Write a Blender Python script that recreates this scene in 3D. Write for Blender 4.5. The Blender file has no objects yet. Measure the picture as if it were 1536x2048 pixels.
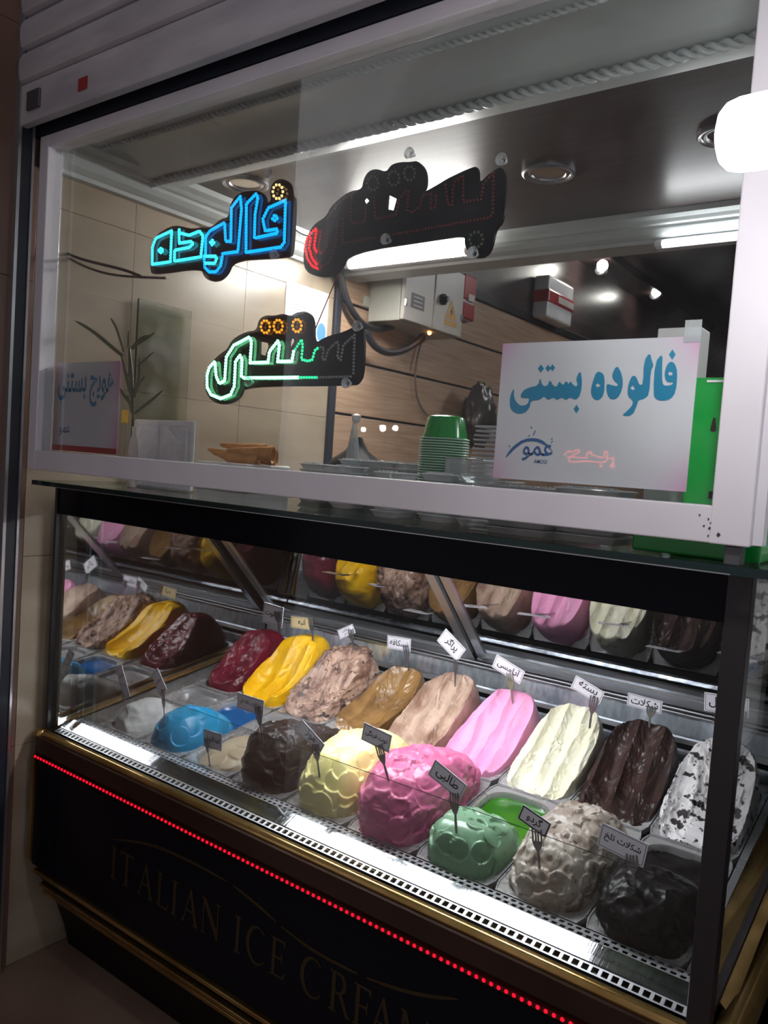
import bpy, bmesh, math, random
import numpy as np
from mathutils import Matrix, Vector

sc = bpy.context.scene
C = sc.collection
random.seed(7)
rng = np.random.default_rng(11)

# ------------------------------------------------------------------ camera
CAM = np.array([1.636, -1.096, 1.401])
FPX = 1581.0
def _rot(yaw, p, ro):
    c, s = math.cos, math.sin
    fwd = np.array([-s(yaw)*c(p), c(yaw)*c(p), s(p)])
    right = np.array([c(yaw), s(yaw), 0.0])
    up = np.cross(right, fwd)
    return np.array([right*c(ro)+up*s(ro), right*s(ro)-up*c(ro), fwd])
RW = _rot(0.6285, -0.060, 0.069)
cd = bpy.data.cameras.new('camera')
cam = bpy.data.objects.new('camera', cd); C.objects.link(cam)
cd.sensor_fit = 'VERTICAL'; cd.sensor_height = 24.0; cd.lens = FPX/2048*24.0
cd.clip_start = 0.02
M = Matrix.Identity(4)
for i in range(3):
    M[i][0] = RW[0][i]; M[i][1] = -RW[1][i]; M[i][2] = -RW[2][i]; M[i][3] = CAM[i]
cam.matrix_world = M
cd.dof.use_dof = True; cd.dof.focus_distance = 1.45; cd.dof.aperture_fstop = 5.5
sc.camera = cam

# ------------------------------------------------------------------ world, exposure
w = bpy.data.worlds.new('world'); sc.world = w; w.use_nodes = True
w.node_tree.nodes['Background'].inputs[0].default_value = (0.52, 0.5, 0.53, 1)
w.node_tree.nodes['Background'].inputs[1].default_value = 0.115
sc.view_settings.view_transform = 'Standard'
try: sc.view_settings.look = 'None'
except Exception: pass
sc.view_settings.gamma = 1.0
sc.view_settings.use_curve_mapping = False
sc.view_settings.exposure = 2.1
sc.cycles.max_bounces = 6; sc.cycles.diffuse_bounces = 3; sc.cycles.glossy_bounces = 4; sc.cycles.transparent_max_bounces = 20
sc.cycles.use_adaptive_sampling = True; sc.cycles.adaptive_threshold = 0.045
sc.cycles.sample_clamp_indirect = 4.0
sc.cycles.caustics_reflective = False; sc.cycles.caustics_refractive = False

def ray(u, v): return RW.T @ np.array([(u-768)/FPX, (v-1024)/FPX, 1.0])
def at(u, v, ax, val):
    d = ray(u, v); i = 'xyz'.index(ax)
    return CAM + (val-CAM[i])/d[i]*d

# ------------------------------------------------------------------ materials
MATS = {}
def pm(name, col, rough=0.5, metal=0.0, col2=None, nscale=8.0, stretch=(1,1,1), namp=1.0, bump=0.0, bscale=None,
       emit=None, estr=0.0, spec=0.5, coat=0.0, trans=0.0, sss=0.0, ramp=(0.35, 0.65), detail=4.0, rvar=0.0):
    m = bpy.data.materials.new(name); m.use_nodes = True
    nt = m.node_tree; b = nt.nodes['Principled BSDF']
    b.inputs['Base Color'].default_value = (*col, 1)
    b.inputs['Roughness'].default_value = rough; b.inputs['Metallic'].default_value = metal
    b.inputs['Specular IOR Level'].default_value = spec
    if coat: b.inputs['Coat Weight'].default_value = coat; b.inputs['Coat Roughness'].default_value = 0.05
    if trans: b.inputs['Transmission Weight'].default_value = trans
    if sss:
        b.inputs['Subsurface Weight'].default_value = sss
        b.inputs['Subsurface Radius'].default_value = (0.008, 0.005, 0.004)
        b.inputs['Subsurface Scale'].default_value = 1.0
    if emit: b.inputs['Emission Color'].default_value = (*emit, 1); b.inputs['Emission Strength'].default_value = estr
    tc = nt.nodes.new('ShaderNodeTexCoord'); mp = nt.nodes.new('ShaderNodeMapping')
    nt.links.new(tc.outputs['Object'], mp.inputs[0]); mp.inputs['Scale'].default_value = stretch
    nz = nt.nodes.new('ShaderNodeTexNoise'); nz.inputs['Scale'].default_value = nscale; nz.inputs['Detail'].default_value = detail
    nt.links.new(mp.outputs[0], nz.inputs['Vector'])
    c2 = col2 or tuple(min(1, c*0.86) for c in col)
    rp = nt.nodes.new('ShaderNodeValToRGB')
    rp.color_ramp.elements[0].position = ramp[0]; rp.color_ramp.elements[1].position = ramp[1]
    rp.color_ramp.elements[0].color = (*col, 1); rp.color_ramp.elements[1].color = (*c2, 1)
    nt.links.new(nz.outputs[0], rp.inputs[0]); nt.links.new(rp.outputs[0], b.inputs['Base Color'])
    if bump:
        bn = nt.nodes.new('ShaderNodeBump'); bn.inputs['Strength'].default_value = bump; bn.inputs['Distance'].default_value = 0.002
        n2 = nt.nodes.new('ShaderNodeTexNoise'); n2.inputs['Scale'].default_value = bscale or nscale*3; n2.inputs['Detail'].default_value = 5
        nt.links.new(mp.outputs[0], n2.inputs['Vector'])
        nt.links.new(n2.outputs[0], bn.inputs['Height']); nt.links.new(bn.outputs[0], b.inputs['Normal'])
    if rvar:
        mr = nt.nodes.new('ShaderNodeMapRange'); mr.inputs['To Min'].default_value = max(0, rough-rvar); mr.inputs['To Max'].default_value = rough+rvar
        nt.links.new(nz.outputs[0], mr.inputs['Value']); nt.links.new(mr.outputs[0], b.inputs['Roughness'])
    MATS[name] = m
    return m

def glassmat(name, tint=(1,1,1), base=0.05, rough=0.0, edge=1.0, smudge=0.0, milk=0.0):
    """thin sheet: clear transmission plus a mirror share that grows towards grazing angles"""
    m = bpy.data.materials.new(name); m.use_nodes = True; nt = m.node_tree
    nt.nodes.remove(nt.nodes['Principled BSDF'])
    out = nt.nodes['Material Output']
    t = nt.nodes.new('ShaderNodeBsdfTransparent'); t.inputs[0].default_value = (*tint, 1)
    g = nt.nodes.new('ShaderNodeBsdfGlossy'); g.inputs['Roughness'].default_value = rough
    f = nt.nodes.new('ShaderNodeFresnel'); f.inputs[0].default_value = 1.45
    ml = nt.nodes.new('ShaderNodeMath'); ml.operation = 'MULTIPLY_ADD'; ml.inputs[1].default_value = edge; ml.inputs[2].default_value = base
    ml.use_clamp = True
    nt.links.new(f.outputs[0], ml.inputs[0])
    mx = nt.nodes.new('ShaderNodeMixShader')
    nt.links.new(ml.outputs[0], mx.inputs[0]); nt.links.new(t.outputs[0], mx.inputs[1]); nt.links.new(g.outputs[0], mx.inputs[2])
    last = mx
    if smudge:
        d = nt.nodes.new('ShaderNodeBsdfDiffuse'); d.inputs[0].default_value = (0.75, 0.77, 0.8, 1)
        tc = nt.nodes.new('ShaderNodeTexCoord'); nz = nt.nodes.new('ShaderNodeTexNoise'); nz.inputs['Scale'].default_value = 9; nz.inputs['Detail'].default_value = 6
        nt.links.new(tc.outputs['Object'], nz.inputs['Vector'])
        mr = nt.nodes.new('ShaderNodeMapRange'); mr.inputs['From Min'].default_value = 0.45; mr.inputs['From Max'].default_value = 0.8
        mr.inputs['To Max'].default_value = min(0.95, smudge); mr.inputs['To Min'].default_value = milk
        nt.links.new(nz.outputs[0], mr.inputs['Value'])
        m2 = nt.nodes.new('ShaderNodeMixShader'); nt.links.new(mr.outputs[0], m2.inputs[0])
        nt.links.new(mx.outputs[0], m2.inputs[1]); nt.links.new(d.outputs[0], m2.inputs[2]); last = m2
    nt.links.new(last.outputs[0], out.inputs[0])
    MATS[name] = m; return m

def emat(name, col, strength):
    m = bpy.data.materials.new(name); m.use_nodes = True; nt = m.node_tree
    nt.nodes.remove(nt.nodes['Principled BSDF'])
    e = nt.nodes.new('ShaderNodeEmission'); e.inputs[0].default_value = (*col, 1); e.inputs[1].default_value = strength
    nt.links.new(e.outputs[0], nt.nodes['Material Output'].inputs[0]); MATS[name] = m; return m

def srgb(r, g, b):
    f = lambda c: (c/255/12.92) if c/255 <= 0.04045 else ((c/255+0.055)/1.055)**2.4
    return (f(r), f(g), f(b))

pm('white_paint', srgb(222,218,226), 0.32, nscale=5, col2=srgb(212,208,216), bump=0.12, bscale=40)
pm('shutter', srgb(190,186,192), 0.45, nscale=3, stretch=(1,1,6), col2=srgb(160,156,163), bump=0.05)
pm('black_steel', srgb(24,25,32), 0.4)
pm('rail_dark', srgb(36,40,52), 0.45)
pm('wall_tile', srgb(178,164,146), 0.32, nscale=3.2, stretch=(1,0.7,2.2), col2=srgb(150,134,114), detail=8, ramp=(0.3,0.7))
pm('wall_tile_out', srgb(128,98,86), 0.4, nscale=3, stretch=(1,1,0.5), col2=srgb(100,76,66), detail=6)
pm('grout', srgb(142,124,106), 0.8)
pm('plank_wood', srgb(192,162,138), 0.36, nscale=12, stretch=(6,0.35,8), col2=srgb(166,134,110), detail=6, ramp=(0.3,0.7))
pm('groove', srgb(60,52,48), 0.5)
pm('dark_wood', srgb(66,52,50), 0.3, nscale=10, stretch=(5,0.4,6), col2=srgb(48,37,37), detail=6)
pm('ceiling_panel', srgb(70,60,58), 0.33, nscale=9, stretch=(0.5,6,1), col2=srgb(58,50,48), detail=5)
pm('cornice', srgb(190,196,196), 0.35, nscale=4)
pm('chrome', srgb(225,225,228), 0.12, 1.0, nscale=20, rvar=0.06)
pm('steel', srgb(205,208,212), 0.25, 0.7, nscale=30, stretch=(1,8,1), col2=srgb(190,193,198), rvar=0.08)
pm('polished_steel', srgb(222,228,236), 0.14, 0.6, nscale=60, stretch=(1,1,0.4), col2=srgb(170,180,196), bump=0.25, bscale=70, rvar=0.06)
pm('pan_steel', srgb(200,199,202), 0.28, 0.6, nscale=25, rvar=0.08)
pm('grille_steel', srgb(206,208,214), 0.35, 0.45, nscale=30)
pm('alu', srgb(185,186,190), 0.32, 0.85, nscale=6)
pm('ramp_steel', srgb(228,232,238), 0.06, 1.0, nscale=22, stretch=(10,0.8,0.8), bump=0.10, bscale=16, rvar=0.03)
pm('gold', srgb(196,162,104), 0.18, 0.85, nscale=9, col2=srgb(150,118,66), rvar=0.08)
pm('strip_sleeve', srgb(70,6,12), 0.2)
pm('bronze', srgb(58,38,30), 0.35, 0.4, nscale=6, col2=srgb(46,30,24))
pm('navy_panel', srgb(9,11,22), 0.2, nscale=3, spec=0.12)
pm('gold_print', srgb(74,62,44), 0.35, 0.7, nscale=12)
pm('floor_marble', srgb(150,126,112), 0.3, nscale=2.2, col2=srgb(120,98,86), detail=8)
pm('base_dark', srgb(14,11,11), 0.45, spec=0.2)
pm('post_black', srgb(38,34,38), 0.4)
pm('white_plastic', srgb(232,232,236), 0.35)
pm('foam', srgb(232,233,238), 0.55, nscale=60)
pm('cream_plastic', srgb(205,200,192), 0.4)
pm('green_plastic', srgb(0,164,62), 0.22, col2=srgb(0,154,58), coat=0.3)
pm('cup_inner', srgb(196,232,212), 0.4)
pm('card_white', srgb(228,226,236), 0.5, nscale=3, col2=srgb(220,218,228))
pm('card_cream', srgb(226,206,160), 0.5)
pm('card_edge', srgb(245,245,248), 0.4)
pm('ink', srgb(22,20,28), 0.5)
pm('fork_steel', srgb(150,148,150), 0.3, 0.9)
pm('sign_paper', srgb(226,228,236), 0.3, nscale=2.0, col2=srgb(222,214,228), coat=0.15)
pm('sign_pink', srgb(224,180,212), 0.4, nscale=3)
pm('sign_blue', srgb(32,142,186), 0.4)
pm('logo_blue', srgb(52,96,158), 0.4, col2=srgb(60,140,190))
pm('clear_sleeve', srgb(210,214,220), 0.15, spec=0.6)
pm('led_board', srgb(10,11,17), 0.3, spec=0.15)
pm('led_off', srgb(150,150,155), 0.25)
pm('led_off_red', srgb(96,34,30), 0.3)
pm('led_off_green', srgb(86,104,80), 0.3)
pm('cable_black', srgb(40,40,44), 0.45)
pm('cable_grey', srgb(120,108,100), 0.5)
pm('cable_red', srgb(150,50,60), 0.4)
pm('box_grey', srgb(206,198,188), 0.4, nscale=3)
pm('box_side', srgb(190,190,180), 0.42, nscale=3)
pm('warn_yellow', srgb(222,160,30), 0.45)
pm('red_plastic', srgb(178,24,34), 0.3)
pm('paper', srgb(232,236,240), 0.6)
pm('paper_blue', srgb(90,150,215), 0.6)
pm('plant_green', srgb(52,74,44), 0.5, col2=srgb(38,58,34), nscale=20)
pm('wafer', srgb(206,150,92), 0.6, nscale=30, col2=srgb(180,122,66))
pm('dark_bag', srgb(70,64,62), 0.25, nscale=9, bump=0.5)
pm('white_bag', srgb(225,226,232), 0.3, nscale=8, bump=0.4, bscale=12)
pm('carton', srgb(196,194,196), 0.55)
pm('carton_print', srgb(120,110,112), 0.55)
pm('red_sticker', srgb(150,50,46), 0.5)
pm('grey_latch', srgb(96,96,100), 0.4, 0.6)
pm('yellow_plastic', srgb(224,176,30), 0.4)
pm('tape', srgb(200,200,196), 0.3)
glassmat('window_glass', (0.985,0.995,0.99), 0.006, 0.0, 0.4, smudge=0.02)
glassmat('case_glass', (0.985,0.995,0.99), 0.002, 0.0, 0.3)
glassmat('shelf_glass', (0.80,0.9,0.86), 0.02, 0.0, 0.8)
glassmat('mirror_door', (0.35,0.36,0.36), 0.42, 0.015, 0.8)
glassmat('mirror_end', (0.3,0.34,0.33), 0.56, 0.02, 0.5)
glassmat('clear_plastic', (0.92,0.96,0.97), 0.12, 0.10, 0.6, smudge=0.8, milk=0.40)
glassmat('frost_plastic', (0.85,0.88,0.89), 0.06, 0.2, 0.6, smudge=0.9, milk=0.35)
glassmat('pane_green', (0.88,0.92,0.88), 0.02, 0.05, 0.4, smudge=0.22)
pm('glass_edge', srgb(14,36,36), 0.15)
emat('led_tube', (0.95,0.97,1.0), 10)
emat('cove_tube', (1.0,0.97,0.93), 60)
emat('unseen_tube', (0.97,0.98,1.0), 40)
emat('slim_tube', (0.97,0.98,1.0), 5)
emat('bulb', (1.0,0.98,0.97), 22)
emat('spot_bulb', (1.0,0.97,0.9), 22)
emat('led_red', (1.0,0.006,0.012), 0.5)
emat('strip_red', (1.0,0.005,0.02), 0.5)
emat('led_blue', (0.0,0.30,1.0), 0.75)
emat('led_cyan', (0.04,0.75,1.0), 0.75)
emat('led_green', (0.22,1.0,0.45), 1.6)
emat('led_green_dim', (0.02,0.8,0.32), 0.4)
emat('led_amber', (1.0,0.36,0.02), 0.5)
emat('led_amber_pale', (1.0,0.62,0.25), 0.6)
emat('neon_red', (1.0,0.12,0.1), 3.0)
emat('street_white', (1.0,0.97,0.92), 40)
emat('street_warm', (1.0,0.72,0.4), 22)
emat('street_red', (1.0,0.1,0.06), 9)
emat('pilot_red', (1.0,0.03,0.05), 4)
emat('pilot_amber', (1.0,0.35,0.08), 3)

# ------------------------------------------------------------------ mesh helpers
class MB:
    def __init__(s): s.v = []; s.f = []
    def add(s, vs, fs):
        o = len(s.v); s.v += [tuple(map(float, p)) for p in vs]; s.f += [tuple(i+o for i in f) for f in fs]; return s
    def box(s, x0, x1, y0, y1, z0, z1, bev=0.0):
        if bev <= 0:
            return s.add([(x0,y0,z0),(x1,y0,z0),(x1,y1,z0),(x0,y1,z0),(x0,y0,z1),(x1,y0,z1),(x1,y1,z1),(x0,y1,z1)],
                  [(0,3,2,1),(4,5,6,7),(0,1,5,4),(1,2,6,5),(2,3,7,6),(3,0,4,7)])
        b = bmesh.new(); bmesh.ops.create_cube(b, size=1)
        for v in b.verts:
            v.co = ((x0+x1)/2+v.co.x*(x1-x0), (y0+y1)/2+v.co.y*(y1-y0), (z0+z1)/2+v.co.z*(z1-z0))
        bmesh.ops.bevel(b, geom=b.edges[:], offset=bev, segments=2, affect='EDGES', profile=0.5)
        b.verts.index_update(); s.add([v.co[:] for v in b.verts], [[v.index for v in f.verts] for f in b.faces]); b.free(); return s
    def prism_x(s, prof, x0, x1, closed=True, caps=True):
        n = len(prof); vs = [(x0,p[0],p[1]) for p in prof]+[(x1,p[0],p[1]) for p in prof]
        fs = [(i,(i+1)%n,n+(i+1)%n,n+i) for i in range(n if closed else n-1)]
        if caps and closed: fs += [tuple(range(n-1,-1,-1)), tuple(range(n,2*n))]
        return s.add(vs, fs)
    def prism_y(s, prof, y0, y1, closed=True, caps=True):
        n = len(prof); vs = [(p[0],y0,p[1]) for p in prof]+[(p[0],y1,p[1]) for p in prof]
        fs = [(i,(i+1)%n,n+(i+1)%n,n+i) for i in range(n if closed else n-1)]
        if caps and closed: fs += [tuple(range(n-1,-1,-1)), tuple(range(n,2*n))]
        return s.add(vs, fs)
    def tube(s, pts, r, seg=8, caps=True):
        pts = [Vector(p) for p in pts]; rings = []
        rr = r if isinstance(r, (list, tuple)) else [r]*len(pts)
        up = Vector((0,0,1)); prev = None
        for i, p in enumerate(pts):
            t = (pts[min(i+1,len(pts)-1)]-pts[max(i-1,0)]).normalized()
            a = (prev - t*prev.dot(t)) if prev is not None else t.cross(up if abs(t.z) < 0.9 else Vector((1,0,0)))
            if a.length < 1e-6: a = t.orthogonal()
            a.normalize(); b = t.cross(a); prev = a
            rings.append([p+a*(rr[i]*math.cos(2*math.pi*k/seg))+b*(rr[i]*math.sin(2*math.pi*k/seg)) for k in range(seg)])
        vs = [q[:] for g in rings for q in g]; fs = []
        for i in range(len(rings)-1):
            for k in range(seg):
                k2 = (k+1)%seg; fs.append((i*seg+k, i*seg+k2, (i+1)*seg+k2, (i+1)*seg+k))
        if caps: fs += [tuple(range(seg-1,-1,-1)), tuple(range((len(rings)-1)*seg, len(rings)*seg))]
        return s.add(vs, fs)
    def lathe(s, prof, c, seg=32, axis='z', ang=2*math.pi):
        vs = []; fs = []; n = len(prof)
        full = abs(ang-2*math.pi) < 1e-6; m = seg if full else seg+1
        for k in range(m):
            a = ang*k/seg
            for (r, h) in prof:
                if axis == 'z': vs.append((c[0]+r*math.cos(a), c[1]+r*math.sin(a), c[2]+h))
                elif axis == 'y': vs.append((c[0]+r*math.cos(a), c[1]+h, c[2]+r*math.sin(a)))
                else: vs.append((c[0]+h, c[1]+r*math.cos(a), c[2]+r*math.sin(a)))
        for k in range(seg):
            k2 = (k+1)%m
            for i in range(n-1): fs.append((k*n+i, k2*n+i, k2*n+i+1, k*n+i+1))
        return s.add(vs, fs)
    def ball(s, c, r, seg=8, rings=5):
        rx, ry, rz = r if isinstance(r, (tuple, list)) else (r,r,r)
        vs = [(c[0],c[1],c[2]+rz)]; fs = []
        for i in range(1, rings):
            t = math.pi*i/rings
            for k in range(seg):
                a = 2*math.pi*k/seg; vs.append((c[0]+rx*math.sin(t)*math.cos(a), c[1]+ry*math.sin(t)*math.sin(a), c[2]+rz*math.cos(t)))
        vs.append((c[0],c[1],c[2]-rz)); L = len(vs)-1
        for k in range(seg): fs.append((0,1+k,1+(k+1)%seg))
        for i in range(rings-2):
            for k in range(seg):
                a = 1+i*seg+k; b = 1+i*seg+(k+1)%seg; fs.append((a,a+seg,b+seg,b))
        for k in range(seg): fs.append((L,1+(rings-2)*seg+(k+1)%seg,1+(rings-2)*seg+k))
        return s.add(vs, fs)
    def quad(s, a, b, c, d): return s.add([a,b,c,d], [(0,1,2,3)])
    def slab(s, a, b, c, d, off):
        o = Vector(off); P = [Vector(p) for p in (a,b,c,d)]
        return s.add([p[:] for p in P]+[(p+o)[:] for p in P], [(0,1,2,3),(7,6,5,4),(0,4,5,1),(1,5,6,2),(2,6,7,3),(3,7,4,0)])

def mesh_from(name, mb, off=(0,0,0), smooth=False):
    me = bpy.data.meshes.new(name)
    me.from_pydata([(v[0]-off[0], v[1]-off[1], v[2]-off[2]) for v in mb.v], [], mb.f)
    me.validate(); me.update()
    b = bmesh.new(); b.from_mesh(me); bmesh.ops.recalc_face_normals(b, faces=b.faces[:]); b.to_mesh(me); b.free()
    if smooth:
        me.shade_smooth()
        if smooth != 'all':
            try: me.set_sharp_from_angle(angle=math.radians(38))
            except Exception: pass
    return me

def rootloc(p):
    while p is not None and p.parent is not None: p = p.parent
    return tuple(p.location) if p is not None else (0,0,0)

def part(parent, name, mb, m, smooth=False, label=None, kind=None):
    me = mesh_from(name, mb, rootloc(parent), smooth); me.materials.append(MATS[m] if isinstance(m, str) else m)
    o = bpy.data.objects.new(name, me); C.objects.link(o); o.parent = parent
    if label: o['label'] = label
    if kind: o['kind'] = kind
    return o
def share(src, parent, loc, name=None):
    o = bpy.data.objects.new(name or src.name.split('.')[0], src.data); C.objects.link(o); o.parent = parent; o.location = loc; return o
def thing(name, label, cat, loc, group=None):
    o = bpy.data.objects.new(name, None); C.objects.link(o); o.location = loc; o.empty_display_size = 0.05
    o['label'] = label; o['category'] = cat
    if group: o['group'] = group
    return o
def single(name, mb, m, label, cat, group=None, smooth=False, kind=None):
    vs = np.array(mb.v); lo, hi = vs.min(0), vs.max(0)
    loc = ((lo[0]+hi[0])/2, (lo[1]+hi[1])/2, lo[2])
    me = mesh_from(name, mb, loc, smooth); me.materials.append(MATS[m] if isinstance(m, str) else m)
    o = bpy.data.objects.new(name, me); C.objects.link(o); o.location = loc
    o['label'] = label; o['category'] = cat
    if group: o['group'] = group
    if kind: o['kind'] = kind
    return o
def struct(name, mb, m, label=None, smooth=False):
    me = mesh_from(name, mb, (0,0,0), smooth); me.materials.append(MATS[m])
    o = bpy.data.objects.new(name, me); C.objects.link(o); o['kind'] = 'structure'
    if label: o['label'] = label
    return o

def curve_flat(polys, thick):
    """closed outlines (holes allowed) in a plane -> extruded verts (x, y, depth), faces"""
    c = bpy.data.curves.new('tmp', 'CURVE'); c.dimensions = '2D'; c.fill_mode = 'BOTH'; c.extrude = thick/2
    for p in polys:
        sp = c.splines.new('POLY'); sp.points.add(len(p)-1); sp.use_cyclic_u = True
        for q, pt in zip(sp.points, p): q.co = (pt[0], pt[1], 0, 1)
    o = bpy.data.objects.new('tmp', c); C.objects.link(o)
    me = o.to_mesh(); vs = [v.co[:] for v in me.vertices]; fs = [tuple(f.vertices) for f in me.polygons]
    o.to_mesh_clear(); bpy.data.objects.remove(o); bpy.data.curves.remove(c)
    return vs, fs

def smooth_poly(p, it=2, closed=True):
    p = [np.array(q, float) for q in p]
    for _ in range(it):
        n = len(p); out = []
        rg = range(n if closed else n-1)
        if not closed: out.append(p[0])
        for i in rg:
            a, b = p[i], p[(i+1)%n]
            out += [a*0.75+b*0.25, a*0.25+b*0.75]
        if not closed: out.append(p[-1])
        p = out
    return p

FORMS = {'ا':(0xFE8D,0xFE8E),'آ':(0xFE81,0xFE82),'د':(0xFEA9,0xFEAA),'ر':(0xFEAD,0xFEAE),'ز':(0xFEAF,0xFEB0),'و':(0xFEED,0xFEEE)}
for ch, b in {'ب':0xFE8F,'پ':0xFB56,'ت':0xFE95,'ج':0xFE9D,'چ':0xFB7A,'خ':0xFEA5,'س':0xFEB1,'ش':0xFEB5,'ط':0xFEC1,'ع':0xFEC9,'ف':0xFED1,'ک':0xFB8E,'گ':0xFB92,'ل':0xFEDD,'م':0xFEE1,'ن':0xFEE5,'ه':0xFEE9,'ی':0xFBFC}.items():
    FORMS[ch] = (b, b+1, b+2, b+3)
def shape_fa(s):
    out = []
    for word in s.split(' '):
        res = []; prev_join = False; i = 0
        while i < len(word):
            ch = word[i]
            if ch == 'ل' and i+1 < len(word) and word[i+1] == 'ا':
                res.append(chr(0xFEFC if prev_join else 0xFEFB)); prev_join = False; i += 2; continue
            if ch not in FORMS: res.append(ch); prev_join = False; i += 1; continue
            f = FORMS[ch]; nxt = i+1 < len(word) and word[i+1] in FORMS and len(f) == 4
            code = (f[3] if nxt else f[1]) if prev_join else (f[2] if nxt else f[0])
            res.append(chr(code)); prev_join = nxt; i += 1
        out.append(''.join(reversed(res)))
    return ' '.join(reversed(out))
def text_flat(body, thick=0.002, bold=0.0, res=2, fa=True):
    c = bpy.data.curves.new('tmp', 'FONT'); c.body = shape_fa(body) if fa else body; c.resolution_u = res; c.offset = bold; c.extrude = 0.0
    o = bpy.data.objects.new('tmp', c); C.objects.link(o)
    me = o.to_mesh(); vs = np.array([v.co[:] for v in me.vertices]); fs = [tuple(f.vertices) for f in me.polygons]
    o.to_mesh_clear(); bpy.data.objects.remove(o); bpy.data.curves.remove(c)
    return vs, fs
def place_text(mb, body, org, ux, uy, W, H, bold=0.0, fa=True, keep=True):
    """fit text into a W x H box centred on org, axes ux (right) / uy (up)"""
    vs, fs = text_flat(body, bold=bold, fa=fa)
    lo, hi = vs.min(0), vs.max(0); sx = W/(hi[0]-lo[0]); sy = H/(hi[1]-lo[1])
    if keep: sx = sy = min(sx, sy)
    cx, cy = (lo[0]+hi[0])/2, (lo[1]+hi[1])/2
    org, ux, uy = map(np.array, (org, ux, uy))
    mb.add([org+ux*(v[0]-cx)*sx+uy*(v[1]-cy)*sy for v in vs], fs)

# ------------------------------------------------------------------ numeric noise for the ice cream
_perm = rng.permutation(256); _perm = np.concatenate([_perm, _perm, _perm])
_val = rng.random(256)*2-1
def vnoise(p):
    i = np.floor(p).astype(int); f = p-i; u = f*f*(3-2*f); i &= 255
    def h(a, b, c): return _val[_perm[_perm[_perm[(i[:,0]+a)&255]+((i[:,1]+b)&255)]+((i[:,2]+c)&255)]]
    x0 = h(0,0,0)*(1-u[:,0])+h(1,0,0)*u[:,0]; x1 = h(0,1,0)*(1-u[:,0])+h(1,1,0)*u[:,0]
    y0 = h(0,0,1)*(1-u[:,0])+h(1,0,1)*u[:,0]; y1 = h(0,1,1)*(1-u[:,0])+h(1,1,1)*u[:,0]
    return (x0*(1-u[:,1])+x1*u[:,1])*(1-u[:,2])+(y0*(1-u[:,1])+y1*u[:,1])*u[:,2]
def fbm(p, o=4):
    s = 0; a = 1.0
    for _ in range(o): s = s+a*vnoise(p); p = p*2.03+17.1; a *= 0.5
    return s

# ================================================================== the setting
WX = -0.30                      # left wall plane
YB = 1.20                       # beam at the back of the booth
ZC = 2.157                      # booth ceiling
fl = struct('floor', MB().box(-0.9, 3.6, -2.6, 6.2, -0.05, 0.0), 'floor_marble', 'dark marble shop floor')
wl = struct('wall_left', MB().box(WX-0.12, WX-0.008, -0.9, 6.0, 0.0, 3.2), 'grout', 'beige tiled left wall')
# marble tiles: bottom row outside and the booth's cladding inside
def tile(x, y0, y1, z0, z1, m):
    part(wl, 'tile', MB().box(x-0.008, x, y0+0.0006, y1-0.0006, z0+0.0006, z1-0.0006, 0.0006), m)
for (y0, y1) in ((-0.9,-0.45),(-0.45,-0.0)):
    for (z0, z1) in ((0,0.6),(0.6,1.2),(1.2,1.8),(1.8,2.4),(2.4,3.0)): tile(WX, y0, y1, z0, z1, 'wall_tile_out')
for (y0, y1) in ((0.0,0.29),(0.29,0.72),(0.72,1.165)):
    for (z0, z1) in ((0,0.6),(0.6,1.1),(1.1,1.56),(1.56,2.0),(2.0,2.4)): tile(WX, y0, y1, z0, z1, 'wall_tile')
struct('trim_1', MB().box(WX-0.005, WX+0.014, 1.160, 1.195, 0.0, 2.12, 0.003), 'rail_dark', 'dark corner strip between tiles and wood slats')
# slat wall further in
zz = [0.0, 0.36, 0.565, 0.77, 0.975, 1.18, 1.380, 1.582, 1.787, 1.998, 2.215]
struct('wall_slat_backing', MB().box(WX-0.02, WX-0.006, 1.195, 6.0, 0.0, 3.2), 'groove', 'dark grooves behind the wood slats')
sl = bpy.data.objects['wall_slat_backing']; sl.name = 'wall_slats'
for a, b in zip(zz[:-1], zz[1:]):
    part(sl, 'plank', MB().box(WX-0.008, WX+0.006, 1.195, 5.95, a+0.004, b-0.006, 0.002), 'plank_wood')
    part(sl, 'groove_channel', MB().box(WX-0.006, WX+0.001, 1.195, 5.95, b-0.006, b-0.0045), 'alu')
part(sl, 'dark_cladding', MB().box(WX-0.008, WX+0.010, 1.195, 5.95, 2.245, 3.2, 0.002), 'dark_wood')
part(sl, 'black_strip', MB().box(WX-0.008, WX+0.02, 1.195, 5.95, 2.205, 2.245, 0.002), 'base_dark')
struct('wall_back', MB().box(WX, 3.4, 5.95, 6.05, 0.0, 3.2), 'dark_wood', 'dark wall deep inside the shop')
struct('wall_right', MB().box(3.3, 3.4, 0.2, 6.0, 0.0, 3.2), 'dark_wood', 'dark right wall of the shop')
# ceilings
struct('ceiling', MB().box(WX, 3.2, 0.30, YB, ZC, ZC+0.03), 'ceiling_panel', 'dark brown glossy ceiling panel of the booth')
struct('ceiling_far', MB().box(WX, 3.4, YB, 6.0, 2.95, 3.0), 'ceiling_panel', 'dark ceiling of the inner shop')
struct('wall_beam', MB().box(WX, 3.3, YB, YB+0.08, 2.082, 3.0), 'cornice', 'grey beam at the back edge of the booth ceiling')
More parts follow.
